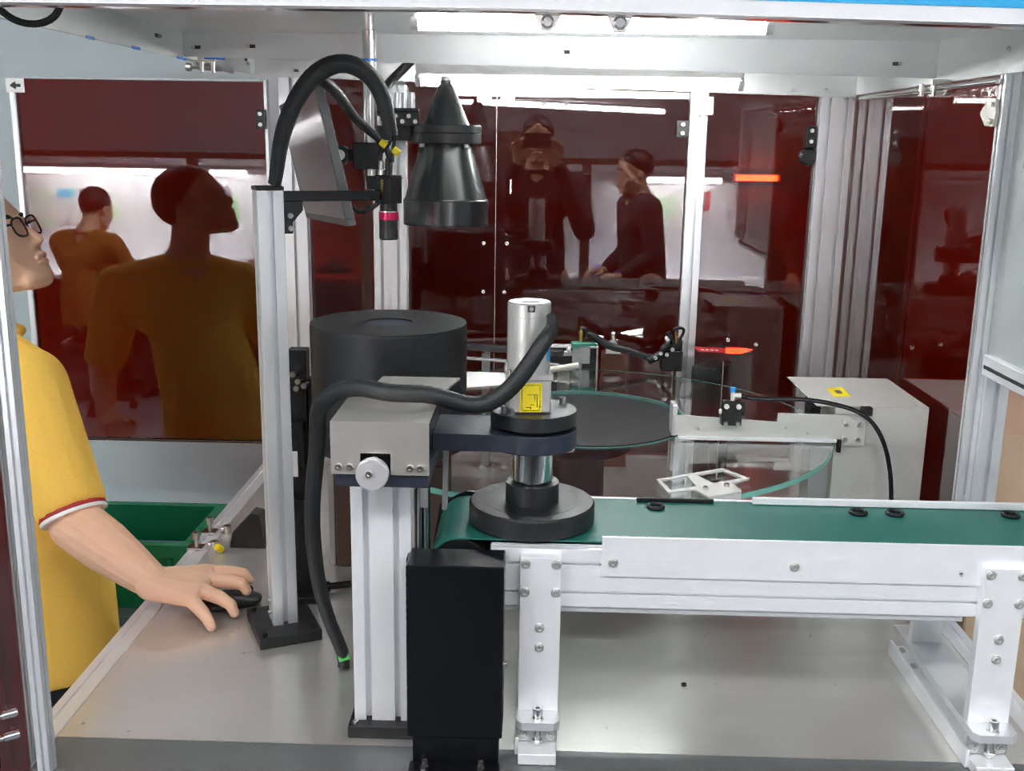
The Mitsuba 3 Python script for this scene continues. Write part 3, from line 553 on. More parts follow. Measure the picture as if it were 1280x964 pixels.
# telecentric lens
TL = thing('telecentric_lens', 'big black conical machine vision lens hanging below the tube lamp', 'lens')
LX, LY = -.186, 2.1
TLm = TW(frame((LX, LY, 0), (1, 0, 0), (0, 0, 1)))
put(TL, 'rear_cone', lathe([(.047, 1.674), (.014, 1.748), (.0105, 1.752), (.0105, 1.758)], 72), 'lens_black', T=TLm)
put(TL, 'front_cone', lathe([(.0815, 1.5335), (.080, 1.536), (.054, 1.622), (.0525, 1.6395)], 96), 'lens_black', T=TLm)
put(TL, 'front_barrel', cat(ringz(.076, .0835, 1.484, 1.4855, 96), lathe([(.0822, 1.4855), (.0835, 1.487), (.0835, 1.532), (.0822, 1.5335)], 96)), 'lens_black', T=TLm)
put(TL, 'tip_cap', lathe([(.0098, 1.758), (.0098, 1.764), (.0085, 1.7655)], 24), 'anodised_grey', T=TLm)
put(TL, 'clamp_ring', lathe([(.0675, 1.6395), (.0690, 1.641), (.0690, 1.6585), (.0680, 1.6595), (.0690, 1.6605), (.0690, 1.6735), (.0675, 1.675)], 96), 'black_satin', T=TLm, label='black clamp ring')
for a in (-45, -135): put(TL, 'clamp_screw', P_CAPW, None, T=TW(toward((LX+.060*math.cos(math.radians(a)), LY+.060*math.sin(math.radians(a)), 1.6392), (0, 0, -1)) @ np.diag([1, 1, 1.6, 1])))
put(TL, 'clamp_arm', cat(box(-.335, -.236, 2.085, 2.125, 1.6445, 1.672, .001), box(-.345, -.300, 2.085, 2.554, 1.6445, 1.672, .001)), 'black_anodised')
put(TL, 'adjuster_block', box(-.298, -.236, 2.070, 2.085, 1.672, 1.698, .001), 'black_anodised')
for i in range(4): put(TL, 'adjuster', rod((-.2935+i*.0145, 2.077, 1.7045), (-.2935+i*.0145, 2.077, 1.734), .0062, 20), 'aluminium', label='short bright adjuster pin')
for i in range(5): put(TL, 'adjuster_screw', P_CAP, None, T=TW(toward((-.292+i*.0125, 2.0695, 1.680+.010*(i % 2)), (0, -1, 0))))
put(TL, 'adjuster_cap', box(-.298, -.236, 2.069, 2.086, 1.698, 1.7045, .001), 'black_anodised')

def smst(w): w = min(max((w-.25)/.5, 0), 1); return w*w*(3-2*w)
# ------------------------------------------------------------------ glass turntable
GT = thing('glass_turntable', 'large round glass turntable with a dark round centre plate', 'turntable')
GX, GY, GZ, GR = .077, 2.0, 1.113, .487
def disc(r, z, n=160, r0=0):
    a = np.linspace(0, 2*math.pi, n, False); V = [(GX, GY, z)] + [(GX+r*math.cos(t), GY+r*math.sin(t), z) for t in a]
    return trimesh.Trimesh(np.array(V), np.array([(0, 1+i, 1+(i+1) % n) for i in range(n)]), process=False)
put(GT, 'glass_disc', disc(GR, GZ), 'glass_clear', smooth=False, label='clear glass disc')
def band(r, z0, z1, t, x, y, n=160): return shift(ringz(r-t, r, z0, z1, n), (x, y, 0))
def rim(r, t, z0, z1, cx, cy, far, n=160):
    # polished rim, seen foreshortened through the glass on its far side
    V, F = [], []
    for i in range(n):
        a = 2*math.pi*i/n; w = .5-.5*math.sin(a); lo, hi = z0(w), z1(w)
        V += [(cx+q*math.cos(a), cy+q*math.sin(a), z) for q, z in ((r, lo), (r, hi), (r-t, hi), (r-t, lo))]
    for i in range(n):
        for k in range(4): a, b, c, d = 4*i+k, 4*((i+1) % n)+k, 4*((i+1) % n)+(k+1) % 4, 4*i+(k+1) % 4; F += [(a, b, c), (a, c, d)]
    return trimesh.Trimesh(np.array(V), np.array(F), process=False)
put(GT, 'glass_edge', rim(GR, .0016, lambda w: GZ-.0015-.0075*smst(w), lambda w: GZ, GX, GY, 1), 'edge_green', label='green polished glass edge')
IX, IY = .096, 2.012
put(GT, 'centre_plate', lathe([(.196, GZ+.0005), (.196, GZ+.004)], 128), 'black_satin', T=TW(frame((IX, IY, 0), (1, 0, 0), (0, 0, 1))), label='dark round centre plate')
put(GT, 'centre_edge', rim(.2005, .003, lambda w: GZ+.0005, lambda w: GZ+.0105-.0085*smst(w), IX, IY, 0), 'edge_dark', label='green glass rim of the centre plate')
for a in (75, 28, -8, -100, -150, 130): put(GT, 'centre_clip', lathe([(.011, GZ+.0006), (.011, GZ+.003), (.009, GZ+.004)], 24), 'white_plastic', T=TW(frame((IX+.212*math.cos(math.radians(a)), IY+.212*math.sin(math.radians(a)), 0), (1, 0, 0), (0, 0, 1))))
put(GT, 'hub', lathe([(.085, .8505), (.085, .862), (.06, .866), (.06, 1.06), (.11, 1.064), (.11, 1.1015)], 64), 'black_anodised', T=TW(frame((GX, GY, 0), (1, 0, 0), (0, 0, 1))))
# aluminium bracket profiles below the glass
for i, (x, y) in enumerate(((.30, 2.07), )):
    s = thing('support_post', 'short aluminium support post seen through the glass turntable', 'post')
    put(s, 'profile', profile(.040, .040, (x, y, .868), (0, 0, 1), (1, 0, 0), .235), 'aluminium')
    put(s, 'base_plate', box(x-.045, x+.045, y-.04, y+.04, .8505, .868, .001), 'black_anodised')

# bracket with two windows above the near edge of the glass
WB = thing('guide_bracket', 'light metal bracket with two square windows lying over the near glass edge', 'bracket')
wo = [(.196, 1.622), (.313, 1.690), (.349, 1.638), (.316, 1.611), (.324, 1.572), (.268, 1.541), (.250, 1.575), (.207, 1.557)]
def quad(c, u, v, a, b): c, u, v = map(np.array, (c, u, v)); return [tuple(c-u*a-v*b), tuple(c+u*a-v*b), tuple(c+u*a+v*b), tuple(c-u*a+v*b)]
w1 = [(.203, 1.617), (.248, 1.643), (.256, 1.592), (.213, 1.568)]; w2 = [(.264, 1.650), (.311, 1.677), (.336, 1.638), (.285, 1.609)]
put(WB, 'plate', poly_xy(wo, 1.1175, 1.1205, .0015, [w1, w2]), 'box_grey', smooth=False)
screws(WB, P_CAP, [(.268, 1.578, 1.1205), (.304, 1.594, 1.1205)], (0, 0, 1))
put(WB, 'holder', poly_xy([(.262, 1.4985), (.312, 1.4985), (.322, 1.57), (.268, 1.541)], 1.1140, 1.1174), 'anodised_grey')

# guide rail plate over the glass with a sensor
GP = thing('rail_plate', 'flat metal rail plate with a polished lower bar reaching over the glass', 'rail')
put(GP, 'plate', plate_xz([(.255, 1.1225), (.553, 1.1145), (.556, 1.108), (.60, 1.108), (.60, 1.166), (.444, 1.168), (.444, 1.151), (.275, 1.160), (.255, 1.160)], 1.8815, 1.8845), 'box_grey', smooth=False)
put(GP, 'lower_bar', box(.262, .553, 1.872, 1.881, 1.1155, 1.122, .001), 'aluminium_white', label='polished lower bar')
put(GP, 'bar_tip', box(.5535, .561, 1.8705, 1.878, 1.098, 1.122, .001), 'black_plastic', label='black bar tip')
put(GP, 'end_plate', box(.562, .605, 1.8785, 1.8815, 1.110, 1.160, .0005), 'box_grey')
put(GP, 'left_plate', box(.252, .2615, 1.89, 1.93, 1.118, 1.176, .001), 'aluminium')
screws(GP, P_TINY, [(.30, 1.8815, 1.135), (.46, 1.8815, 1.14), (.50, 1.8815, 1.13)], (0, -1, 0))
screws(GP, P_CAP, [(.568, 1.8785, 1.150), (.592, 1.8785, 1.150), (.568, 1.8785, 1.122), (.592, 1.8785, 1.122)], (0, -1, 0))
SB = thing('air_sensor', 'small black sensor block with a blue cap on the rail plate', 'sensor')
put(SB, 'block', cat(box(.338, .374, 1.860, 1.878, 1.148, 1.193, .001), box(.374, .380, 1.868, 1.8815, 1.165, 1.19, .001)), 'black_anodised')
screws(SB, P_CAPW, [(.345, 1.860, 1.184), (.367, 1.860, 1.184)], (0, -1, 0))
screws(SB, P_CAP, [(.345, 1.860, 1.1525), (.367, 1.860, 1.1525), ], (0, -1, 0))
screws(SB, P_CAPW, [(.338, 1.869, 1.172)], (-1, 0, 0))
put(SB, 'fitting', cat(rod((.357, 1.869, 1.193), (.357, 1.869, 1.2095), .004), rod((.357, 1.869, 1.2025), (.372, 1.869, 1.2025), .0045)), 'white_plastic')
put(SB, 'cap', rod((.357, 1.869, 1.2095), (.357, 1.869, 1.2175), .0055), 'print_blue', label='blue cap')
solo('air_hose', tube([(.371, 1.869, 1.2025), (.42, 1.868, 1.197), (.479, 1.866, 1.1985), (.537, 1.862, 1.192), (.590, 1.855, 1.175), (.622, 1.848, 1.14), (.642, 1.84, 1.08), (.650, 1.835, 1.00), (.650, 1.83, .852)], .0040, 90, 12), 'black_gloss', 'thin black air hose curving from the rail sensor down past the grey box', 'hose')

# control box
CB = thing('control_box', 'pale grey sheet metal control box with a yellow sticker on top', 'box')
put(CB, 'top', box(.515, .720, 1.888, 2.130, 1.1805, 1.1825, .0005), 'box_grey', smooth=False)
put(CB, 'right_side', box(.718, .720, 1.888, 2.130, .8515, 1.1805, .0003), 'box_grey', smooth=False)
put(CB, 'front', plate_xz([(.553, .8515), (.718, .8515), (.718, 1.1805), (.609, 1.1805), (.609, 1.165), (.553, 1.165)], 1.888, 1.890), 'box_grey', smooth=False)
put(CB, 'back', box(.558, .718, 2.128, 2.130, .8515, 1.1805, .0003), 'box_grey', smooth=False)
put(CB, 'inner_plate', box(.515, .5525, 1.905, 1.907, .8515, 1.098, .0005), 'anodised_grey', smooth=False)
put(CB, 'inner_block', box(.553, .604, 1.90, 1.95, 1.1565, 1.1785, .001), 'white_plastic', label='white block inside the open corner')
put(CB, 'inner_connector', box(.520, .540, 1.95, 1.99, 1.14, 1.18, .001), 'black_plastic')
put(CB, 'inner_connector', box(.572, .588, 1.8935, 1.90, 1.1555, 1.162, .0005), 'black_plastic')
put(CB, 'cable_clip', box(.594, .613, 1.872, 1.8878, 1.1675, 1.1835, .001), 'black_plastic', label='black cable clip')
ys = put(CB, 'yellow_sticker', poly_xy([(.569, 2.030), (.604, 2.044), (.599, 1.962), (.564, 1.954)], 1.1825, 1.1828, .004), 'yellow', label='yellow sticker')
put(ys, 'print', poly_xy([(.579, 2.010), (.592, 2.016), (.590, 1.986), (.577, 1.981)], 1.1828, 1.183, .003), 'brass', smooth=False)
put(CB, 'corner_screw', P_TINY, None, T=TW(toward((.70, 1.90, 1.1825), (0, 0, 1))))

# nozzles at the far edge of the glass, with their hose
AN = thing('air_nozzle', 'grey air nozzle block with a green top and brass fitting behind the turntable', 'nozzle')
put(AN, 'block', cat(box(.085, .128, 2.505, 2.53, 1.121, 1.165, .001)), 'anodised_grey')
put(AN, 'top_clip', cat(box(.082, .143, 2.503, 2.532, 1.165, 1.173, .001), box(.086, .10, 2.501, 2.503, 1.160, 1.172, .0005)), 'screw_green', label='dark green clip')
put(AN, 'fitting', cat(rod((.106, 2.517, 1.173), (.106, 2.517, 1.196), .005), rod((.106, 2.517, 1.196), (.106, 2.517, 1.201), .0065), rod((.106, 2.517, 1.201), (.106, 2.517, 1.211), .0032)), 'brass', label='brass fitting')
put(AN, 'side_screw', rod((.080, 2.515, 1.153), (.072, 2.513, 1.153), .0075), 'white_plastic')
put(AN, 'elbow', tube([(.106, 2.517, 1.205), (.113, 2.517, 1.206), (.119, 2.517, 1.20), (.120, 2.517, 1.185)], .0055, 24, 10), 'black_plastic')
put(AN, 'stem', cat(rod((.106, 2.517, 1.12), (.106, 2.517, 1.104), .004), rod((.106, 2.517, 1.104), (.106, 2.517, .851), .0022)), 'chrome')
put(AN, 'arm', box(.035, .085, 2.512, 2.522, 1.138, 1.150, .001), 'anodised_grey')
NC = thing('nozzle_cluster', 'black cluster of air fittings with a brass nozzle before the rear post', 'nozzle')
put(NC, 'block', cat(box(.300, .352, 2.50, 2.535, 1.108, 1.158, .002), box(.322, .35, 2.505, 2.53, 1.158, 1.185, .002)), 'black_plastic')
put(NC, 'clamp', cat(rod((.268, 2.50, 1.133), (.305, 2.505, 1.150), .010), rod((.30, 2.498, 1.158), (.318, 2.50, 1.178), .009), rod((.322, 2.50, 1.185), (.312, 2.50, 1.205), .007)), 'rubber')
for x, z in ((.297, 1.153), (.312, 1.150), (.325, 1.163), (.285, 1.142)): put(NC, 'screw', P_CAPW, None, T=TW(toward((x, 2.496, z), (0, -1, 0))))
put(NC, 'fitting', cat(rod((.335, 2.508, 1.176), (.333, 2.508, 1.195), .005), rod((.333, 2.508, 1.195), (.333, 2.508, 1.206), .0035)), 'brass', label='brass nozzle')
put(NC, 'white_knob', lathe([(.006, 0), (.0085, .004), (.0085, .008), (.005, .011)], 20), 'white_plastic', T=TW(toward((.314, 2.505, 1.187), (0, -1, .3))))
put(NC, 'loop', tube([(.325, 2.505, 1.205), (.336, 2.505, 1.214), (.350, 2.507, 1.211), (.349, 2.51, 1.196), (.338, 2.512, 1.182)], .0035, 40, 10), 'black_plastic')
put(NC, 'stem', cat(rod((.331, 2.515, 1.108), (.331, 2.515, 1.098), .004), rod((.331, 2.515, 1.098), (.331, 2.515, .851), .0022)), 'chrome')
solo('nozzle_hose', tube([(.120, 2.517, 1.196), (.135, 2.517, 1.188), (.155, 2.517, 1.175), (.185, 2.516, 1.162), (.215, 2.512, 1.157), (.250, 2.506, 1.147), (.275, 2.502, 1.140)], [.006, .0085, .009, .009, .008, .0085, .008], 60, 12), 'rubber', 'black hose between the green-topped nozzle and the black nozzle cluster', 'hose')
TB = thing('triangle_bracket', 'white triangular bracket with a knob on a brown sheet behind the hose', 'bracket')
put(TB, 'plate', plate_xz([(.166, 1.142), (.204, 1.142), (.200, 1.162), (.188, 1.178), (.172, 1.172)], 2.532, 2.536), 'white_plastic', smooth=False)
put(TB, 'knob', cat(rod((.186, 2.533, 1.176), (.184, 2.533, 1.187), .004), lathe([(.003, -.005), (.006, 0), (.003, .005)], 16).apply_translation((.184, 2.533, 1.192))), 'white_plastic')
put(TB, 'sheet', plate_xz([(.150, .851), (.228, .851), (.214, 1.150), (.157, 1.150)], 2.538, 2.541), 'brown', smooth=False, label='reddish brown sheet')
LB = thing('metal_box', 'low grey metal box with an open dark front behind the turntable', 'box')
put(LB, 'top', box(-.02, .150, 2.537, 2.568, 1.153, 1.158, .001), 'box_grey')
for x in (-.02, .145): put(LB, 'side', box(x, x+.005, 2.537, 2.568, .851, 1.153, .0005), 'box_grey')
put(LB, 'inside', box(-.015, .145, 2.558, 2.566, .851, 1.152, 0), 'print_black', label='dark inside')
put(LB, 'wire', tube([(.03, 2.53, 1.135), (.05, 2.525, 1.140), (.08, 2.53, 1.136)], .0018, 20, 8), 'chrome')
# smoked acrylic box with a red label
AB = thing('acrylic_box', 'transparent smoked acrylic box with a red label on its lid', 'box')
bz = 1.166; NL, NR, FR_, FL_ = (np.array(q+(0,)) for q in ((.338, 2.425), (.425, 2.362), (.519, 2.502), (.432, 2.565)))
put(AB, 'lid', poly_xy([tuple(q[:2]) for q in (NL, NR, FR_, FL_)], bz-.001, bz), 'acrylic_smoke', smooth=False)
for nm, u, w in (('front_pane', NL, NR), ('side_pane', NR, FR_)):
    put(AB, nm, sheet(np.linalg.norm(w-u), bz-.8525, frame((u+w)/2+[0, 0, (bz+.8515)/2], w-u, np.cross(w-u, (0, 0, 1)))), 'acrylic_smoke', smooth=False)
put(AB, 'edge', rod(NR+[0, 0, .851], NR+[0, 0, bz], .0012, 8), 'anodised_grey')
put(AB, 'core', moved(box(.012, .070, .03, .13, .851, 1.135, .002), frame(NL, NR-NL, (0, 0, 1))), 'black_plastic', label='dark device inside')
rb = put(AB, 'red_label', poly_xy([(.380, 2.520), (.382, 2.458), (.443, 2.450), (.447, 2.510)], bz+.0002, bz+.0006), 'print_red', smooth=False, label='red label with white print')
put(rb, 'print', cat(*[poly_xy([(.392+.011*i, 2.492-.0015*i), (.399+.011*i, 2.491-.0015*i), (.399+.011*i, 2.474-.0015*i), (.392+.011*i, 2.475-.0015*i)], bz+.0006, bz+.0008) for i in range(4)]), 'print_white', smooth=False)
# inclined sheet and side guide on the left of the turntable
FS = thing('feed_sheet', 'white plastic slide sheet lying left over the turntable', 'sheet')
put(FS, 'sheet', poly_xy([(-.19, 2.24), (.028, 2.33), (-.08, 2.41), (-.30, 2.42)], 1.1145, 1.1165), 'print_white', smooth=False)
SG = thing('side_guide', 'dark angled guide bar behind the black dome light', 'bar')
put(SG, 'bar', moved(box(0, .27, -.012, .012, 0, .014, .001), frame((-.20, 2.53, 1.148), (.95, -.25, -.16), (0, 0, 1))), 'black_satin')
put(SG, 'lower_bar', moved(box(0, .25, -.006, .006, 0, .006, .001), frame((-.19, 2.505, 1.128), (.95, -.25, -.16), (0, 0, 1))), 'anodised_grey')
put(SG, 'stand', box(-.135, -.115, 2.52, 2.54, .851, 1.14, .001), 'anodised_grey')
CBs = thing('cylinder_bar', 'light metal bar on a grey block behind the silver motor', 'bar')
put(CBs, 'bar', rod((.030, 2.42, 1.1235), (.098, 2.44, 1.1315), .0075), 'ivory')
put(CBs, 'block', box(.030, .092, 2.445, 2.462, 1.116, 1.126, .001), 'anodised_grey')
put(CBs, 'foot', box(.050, .080, 2.49, 2.503, .851, 1.116, .001), 'anodised_grey')
put(CBs, 'link', box(.050, .080, 2.45, 2.503, 1.1145, 1.119, .001), 'anodised_grey')
# black sensor foot near the table's left edge
FB = thing('floor_bracket', 'black bracket with a yellow-tipped plug beside the table edge', 'bracket')
put(FB, 'wedge', moved(extrude(Polygon([(0, 0), (.07, 0), (.062, .068), (.045, .072), (.006, .030)]), .04), np.array([[1, 0, 0, -.603], [0, 0, -1, 1.99], [0, 1, 0, .851], [0, 0, 0, 1.0]])), 'black_plastic')
put(FB, 'plug', rod((-.612, 1.925, .856), (-.618, 1.915, .866), .007), 'yellow', label='yellow plug tip')
solo('tool_handle', cat(rod((-.395, 1.745, .8600), (-.365, 1.757, .8600), .0095), rod((-.365, 1.757, .860), (-.330, 1.77, .8600), .006)), 'black_plastic', 'small black knob lying on the table right of the profile stand', 'knob')
DH = thing('drive_box', 'dark brown drive box on the table below the glass turntable', 'box')
put(DH, 'housing', box(-.375, -.165, 1.87, 1.99, .8505, 1.055, .003), 'wood_dark')
put(DH, 'lid', box(-.380, -.160, 1.865, 1.995, 1.055, 1.068, .002), 'black_anodised')
put(DH, 'side_bar', box(-.388, -.3765, 1.875, 1.885, .8505, 1.05, .001), 'anodised_grey')

# ------------------------------------------------------------------ people
def sph(p, r, n=20): return m3.Manifold.sphere(r, n).translate(list(map(float, p)))
def ell(p, a, b, c, n=32): return m3.Manifold.sphere(1.0, n).scale([a, b, c]).translate(list(map(float, p)))
def hull(*ss): return m3.Manifold.batch_hull(list(ss))
def limb(*pr): return [hull(sph(a, ra), sph(b, rb)) for (a, ra), (b, rb) in zip(pr[:-1], pr[1:])]
def union(L): return m3.Manifold.batch_boolean(L, m3.OpType.Add)
def xf(M, A): return M.transform(np.array(A)[:3, :4].tolist())
def smoothed(M, edge=.012, it=10):
    t = tri(M.refine_to_length(edge)); t.merge_vertices(); trimesh.smoothing.filter_taubin(t, lamb=.5, nu=.52, iterations=it); return t
def head_parts():
    """head in its own frame: x forward, z up, origin at eye height between the ears"""
    cr = ell((-.014, 0, .032), .098, .078, .092)
    face = hull(sph((.060, .030, .022), .030), sph((.060, -.030, .022), .030), sph((.048, .046, -.035), .030), sph((.048, -.046, -.035), .030),
                sph((.080, 0, -.094), .022), sph((.005, .052, -.062), .030), sph((.005, -.052, -.062), .030), sph((.072, 0, -.050), .030), sph((.052, 0, .062), .034))
    nose = union([hull(sph((.088, 0, .006), .0085), sph((.109, 0, -.030), .0095)), hull(sph((.104, 0, -.033), .009), sph((.092, .013, -.037), .0085), sph((.092, -.013, -.037), .0085))])
    lips = union([hull(sph((.096, .016, -.060), .0065), sph((.101, 0, -.058), .0075), sph((.096, -.016, -.060), .0065)), hull(sph((.093, .015, -.071), .0065), sph((.099, 0, -.072), .008), sph((.093, -.015, -.071), .0065))])
    chin = hull(sph((.082, 0, -.096), .020), sph((.066, .026, -.090), .022), sph((.066, -.026, -.090), .022))
    ears = union([ell((-.012, s*.077, -.008), .020, .010, .032, 20) for s in (-1, 1)])
    brow = hull(sph((.080, .032, .016), .012), sph((.084, 0, .018), .012), sph((.080, -.032, .016), .012))
    return union([cr, face, nose, lips, chin, ears, brow])
def hair_part():
    h = ell((-.018, 0, .040), .105, .085, .095)
    h = h.trim_by_plane((-.62, 0, .78), .018)
    return h - hull(sph((.14, 0, -.05), .07), sph((.16, .0, .02), .07), sph((.10, .0, -.11), .06))
def face_bits(parent, H, glasses=False):
    for s in (-1, 1):
        e = put(parent, 'eye', moved(trimesh.creation.icosphere(2, .0125), H @ frame((.0765, s*.032, .002), (1, 0, 0), (0, 0, 1))), 'eye_white', smooth=True, label='eye')
        put(e, 'iris', moved(trimesh.creation.icosphere(1, .0062), H @ frame((.0840, s*.0315, .003), (1, 0, 0), (0, 0, 1))), 'eye_dark', smooth=True)
        put(parent, 'eyebrow', smoothed(xf(hull(sph((.089, s*.016, .021), .0035), sph((.090, s*.032, .026), .004), sph((.080, s*.048, .022), .003)), H), .006, 4), 'hair', smooth=True, label='dark eyebrow')
    put(parent, 'lips', smoothed(xf(union([hull(sph((.0985, .013, -.0615), .004), sph((.1045, 0, -.0595), .005), sph((.0985, -.013, -.0615), .004)), hull(sph((.0965, .012, -.0695), .004), sph((.1025, 0, -.0715), .0052), sph((.0965, -.012, -.0695), .004))]), H), .004, 4), 'lip', smooth=True, label='closed lips')
    if glasses:
        g = []
        for s in (-1, 1):
            a = np.linspace(0, 2*math.pi, 33)[:-1]
            loop = [(.104-.004*abs(math.cos(t)), s*.033+.026*np.sign(math.cos(t))*abs(math.cos(t))**.7, .000+.018*np.sign(math.sin(t))*abs(math.sin(t))**.7) for t in np.r_[a, a[:1]]]
            g.append(tube(loop, .0020, 60, 8)); g.append(tube([(.100, s*.059, .008), (.085, s*.070, .010), (.03, s*.083, .008), (-.012, s*.086, .004)], .0022, 24, 8))
        g.append(tube([(.106, -.009, .004), (.110, 0, .006), (.106, .009, .004)], .0018, 10, 8))
        k = put(parent, 'glasses', moved(cat(*g), H), 'black_plastic', label='black framed glasses')
        for s in (-1, 1): put(k, 'lens', sheet(.046, .032, H @ frame((.1035, s*.033, 0), (0, 1, 0), (1, 0, 0))), 'lens_glass', smooth=False)
def fingers(H, chains):
    L = []
    for ch in chains: L += limb(*ch)
    return L
def hand_local(curl=.5):
    """right hand, wrist at origin, fingers along +x, palm facing -z, thumb to +y"""
    L = [hull(sph((.0, .008, 0), .022), sph((.0, -.010, 0), .022), sph((.085, .030, 0), .012), sph((.088, .010, .002), .012), sph((.084, -.010, 0), .012), sph((.074, -.028, -.002), .011), sph((.03, .022, -.008), .016))]
    for (x, y, l) in ((.088, .031, .068), (.092, .010, .076), (.088, -.011, .070), (.078, -.030, .055)):
        p = np.array([x-.012, y, 0]); a = 0
        ch = [(p, .0098)]
        for i, f in enumerate((.48, .30, .24)):
            a += curl*(.5, .9, .7)[i]; p = p + l*f*np.array([math.cos(a), y*.6, -math.sin(a)]); ch.append((p, (.0092, .0085, .0072)[i]))
        L += limb(*ch)
    L += limb(((.018, .020, -.006), .014), ((.045, .045, -.014), .012), ((.070, .056, -.022), .0105), ((.090, .058, -.030), .0085))
    return L
def add_person(name, label, J, Hm, cols, glasses=False, handR=None, handL=None, group=None):
    t = thing(name, label, 'person', group)
    r = J['r']
    arms = limb((J['SR'], .052), (J['ER'], .043), (J['ER']+(J['WR']-J['ER'])*J.get('fr', 1.0), .030)) + limb((J['SL'], .052), (J['EL'], .040), (J['WL'], .027))
    parts = [xf(head_parts(), Hm)] + limb((J['head'], .056), (J['neck'], .062)) + arms + limb((J['neck'], .075), (J['chest'], .11), (J['belly'], .115), (J['hip'], .12))
    for s in 'RL': parts += limb((J['H'+s], .085), (J['K'+s], .055), (J['A'+s], .038))
    parts += [union(h) for h in (handR, handL) if h]
    put(t, 'body', smoothed(union(parts), .011, 8), 'skin', smooth=True, label='skin of head, arms and hands')
    # shirt: torso with short sleeves, open collar
    sh = [hull(sph(J['SR'], .074), sph(J['neck']-np.array([0, 0, .030]), .072), sph(J['SL'], .074), ell(J['chest'], .135, .135, .13)),
          hull(ell(J['chest'], .138, .138, .10), ell(J['belly'], r, r*.95, .12)), hull(ell(J['belly'], r, r*.95, .12), ell(J['hip'], r*.98, r*.93, .05), ell(J['hem'], r*.99, r*.94, .012))]
    cuR, cuL = J['SR']+(J['ER']-J['SR'])*J.get('cuff', .72), J['SL']+(J['EL']-J['SL'])*J.get('cuff', .72)
    for cu, S_ in ((cuR, J['SR']), (cuL, J['SL'])):
        d = (cu-S_)/np.linalg.norm(cu-S_); sl = hull(sph(S_, .076), sph(cu, J.get('cr', .060)), sph(cu+d*.03, J.get('cr', .060)))
        sh.append(sl.trim_by_plane(list(map(float, -d)), float(-(d@cu))))
    if J.get('long'): sh += limb((J['SR'], .07), (J['ER'], .058), (J['ER']+(J['WR']-J['ER'])*.86, .045)) + limb((J['SL'], .07), (J['EL'], .058), (J['EL']+(J['WL']-J['EL'])*.86, .045))
    S = union(sh)
    k = put(t, 'shirt', smoothed(S, .014, 12), cols[0], smooth=True, label=cols[2])
    nk = J['neck']; up = (J['head']-nk)/np.linalg.norm(J['head']-nk)
    put(t, 'collar', smoothed(union([hull(*[sph(nk+np.array([.072*math.cos(a), .072*math.sin(a), -.004])+up*.012, .012), sph(nk+np.array([.076*math.cos(b), .076*math.sin(b), -.004])+up*.012, .012)]) for a, b in [(2*math.pi*i/12, 2*math.pi*(i+1)/12) for i in range(12)]]), .012, 4), cols[0], smooth=True)
    tr = [hull(ell(J['hip']*.3+J['hem']*.7, .12, .12, .04), sph(J['HR']*[1, 1, .94], .085), sph(J['HL']*[1, 1, .94], .085))]
    for s in 'RL': tr += limb((J['H'+s]*[1, 1, .94], .088), (J['K'+s], .072), (J['A'+s]+np.array([0, 0, .03]), .058))
    put(t, 'trousers', smoothed(union(tr), .02, 6), cols[1], smooth=True, label='dark trousers')
    for s in 'RL':
        a = J['A'+s]; f = J['face']
        put(t, 'shoe', smoothed(hull(sph((a[0], a[1], .045), .044), sph(a*[1, 1, 0]+f*.11+np.array([0, 0, .035]), .034), sph(a*[1, 1, 0]+f*.16+np.array([0, 0, .028]), .026), sph(a*[1, 1, 0]-f*.04+np.array([0, 0, .040]), .036)).trim_by_plane((0, 0, 1), .002), .015, 3), 'black_plastic', smooth=True, label='dark shoe')
    put(t, 'hair', smoothed(xf(hair_part(), Hm), .009, 6), 'hair', smooth=True, label='short black hair')
    face_bits(t, Hm, glasses)
    return t, k, (cuR, J['ER'], J['SR'])
def V(*a): return np.array(a, float)
def hframe(c, yaw, pitch):
    M = np.eye(4); M[:3, 3] = c
    return M @ rot((0, 0, 1), yaw) @ rot((0, 1, 0), -pitch)
# the worker at the left edge
SR, ER, WR = V(-.955, 1.895, 1.185), V(-.836, 1.80, .948), V(-.640, 1.645, .907)
fd = V(.5, .866, 0)
JW = dict(SR=SR, ER=ER, WR=WR, SL=V(-1.265, 2.075, 1.19), EL=V(-1.37, 1.99, .93), WL=V(-1.31, 2.14, .80), neck=V(-1.085, 1.975, 1.262), head=V(-1.075, 1.972, 1.36),
          chest=V(-1.085, 1.975, 1.10), belly=V(-1.030, 1.975, .86), hip=V(-1.020, 1.975, .70), hem=V(-1.020, 1.975, .585), HR=V(-.995, 1.955, .70), HL=V(-1.105, 2.01, .70), KR=V(-.985, 1.96, .38), KL=V(-1.13, 2.04, .38),
          AR=V(-.965, 1.93, .07), AL=V(-1.14, 2.02, .07), face=fd, r=.162, fr=.55, cuff=.90, cr=.062)
HW = hframe((-1.058, 1.965, 1.436), 5, 24)
IDX = [((-.569, 1.706, .903), .0115), ((-.528, 1.714, .903), .0100), ((-.507, 1.713, .899), .0088), ((-.498, 1.711, .889), .0076)]
MID = [((-.564, 1.675, .904), .0118), ((-.521, 1.678, .902), .0102), ((-.499, 1.674, .897), .0090), ((-.491, 1.670, .887), .0078)]
RNG = [((-.565, 1.646, .898), .0112), ((-.526, 1.637, .890), .0098), ((-.507, 1.628, .880), .0087), ((-.500, 1.623, .868), .0076)]
PKY = [((-.573, 1.624, .890), .0102), ((-.546, 1.603, .879), .0090), ((-.535, 1.592, .869), .0080), ((-.527, 1.583, .861), .0072)]
THB = [((-.622, 1.672, .896), .0150), ((-.590, 1.716, .890), .0120), ((-.566, 1.741, .880), .0100), ((-.545, 1.751, .870), .0085)]
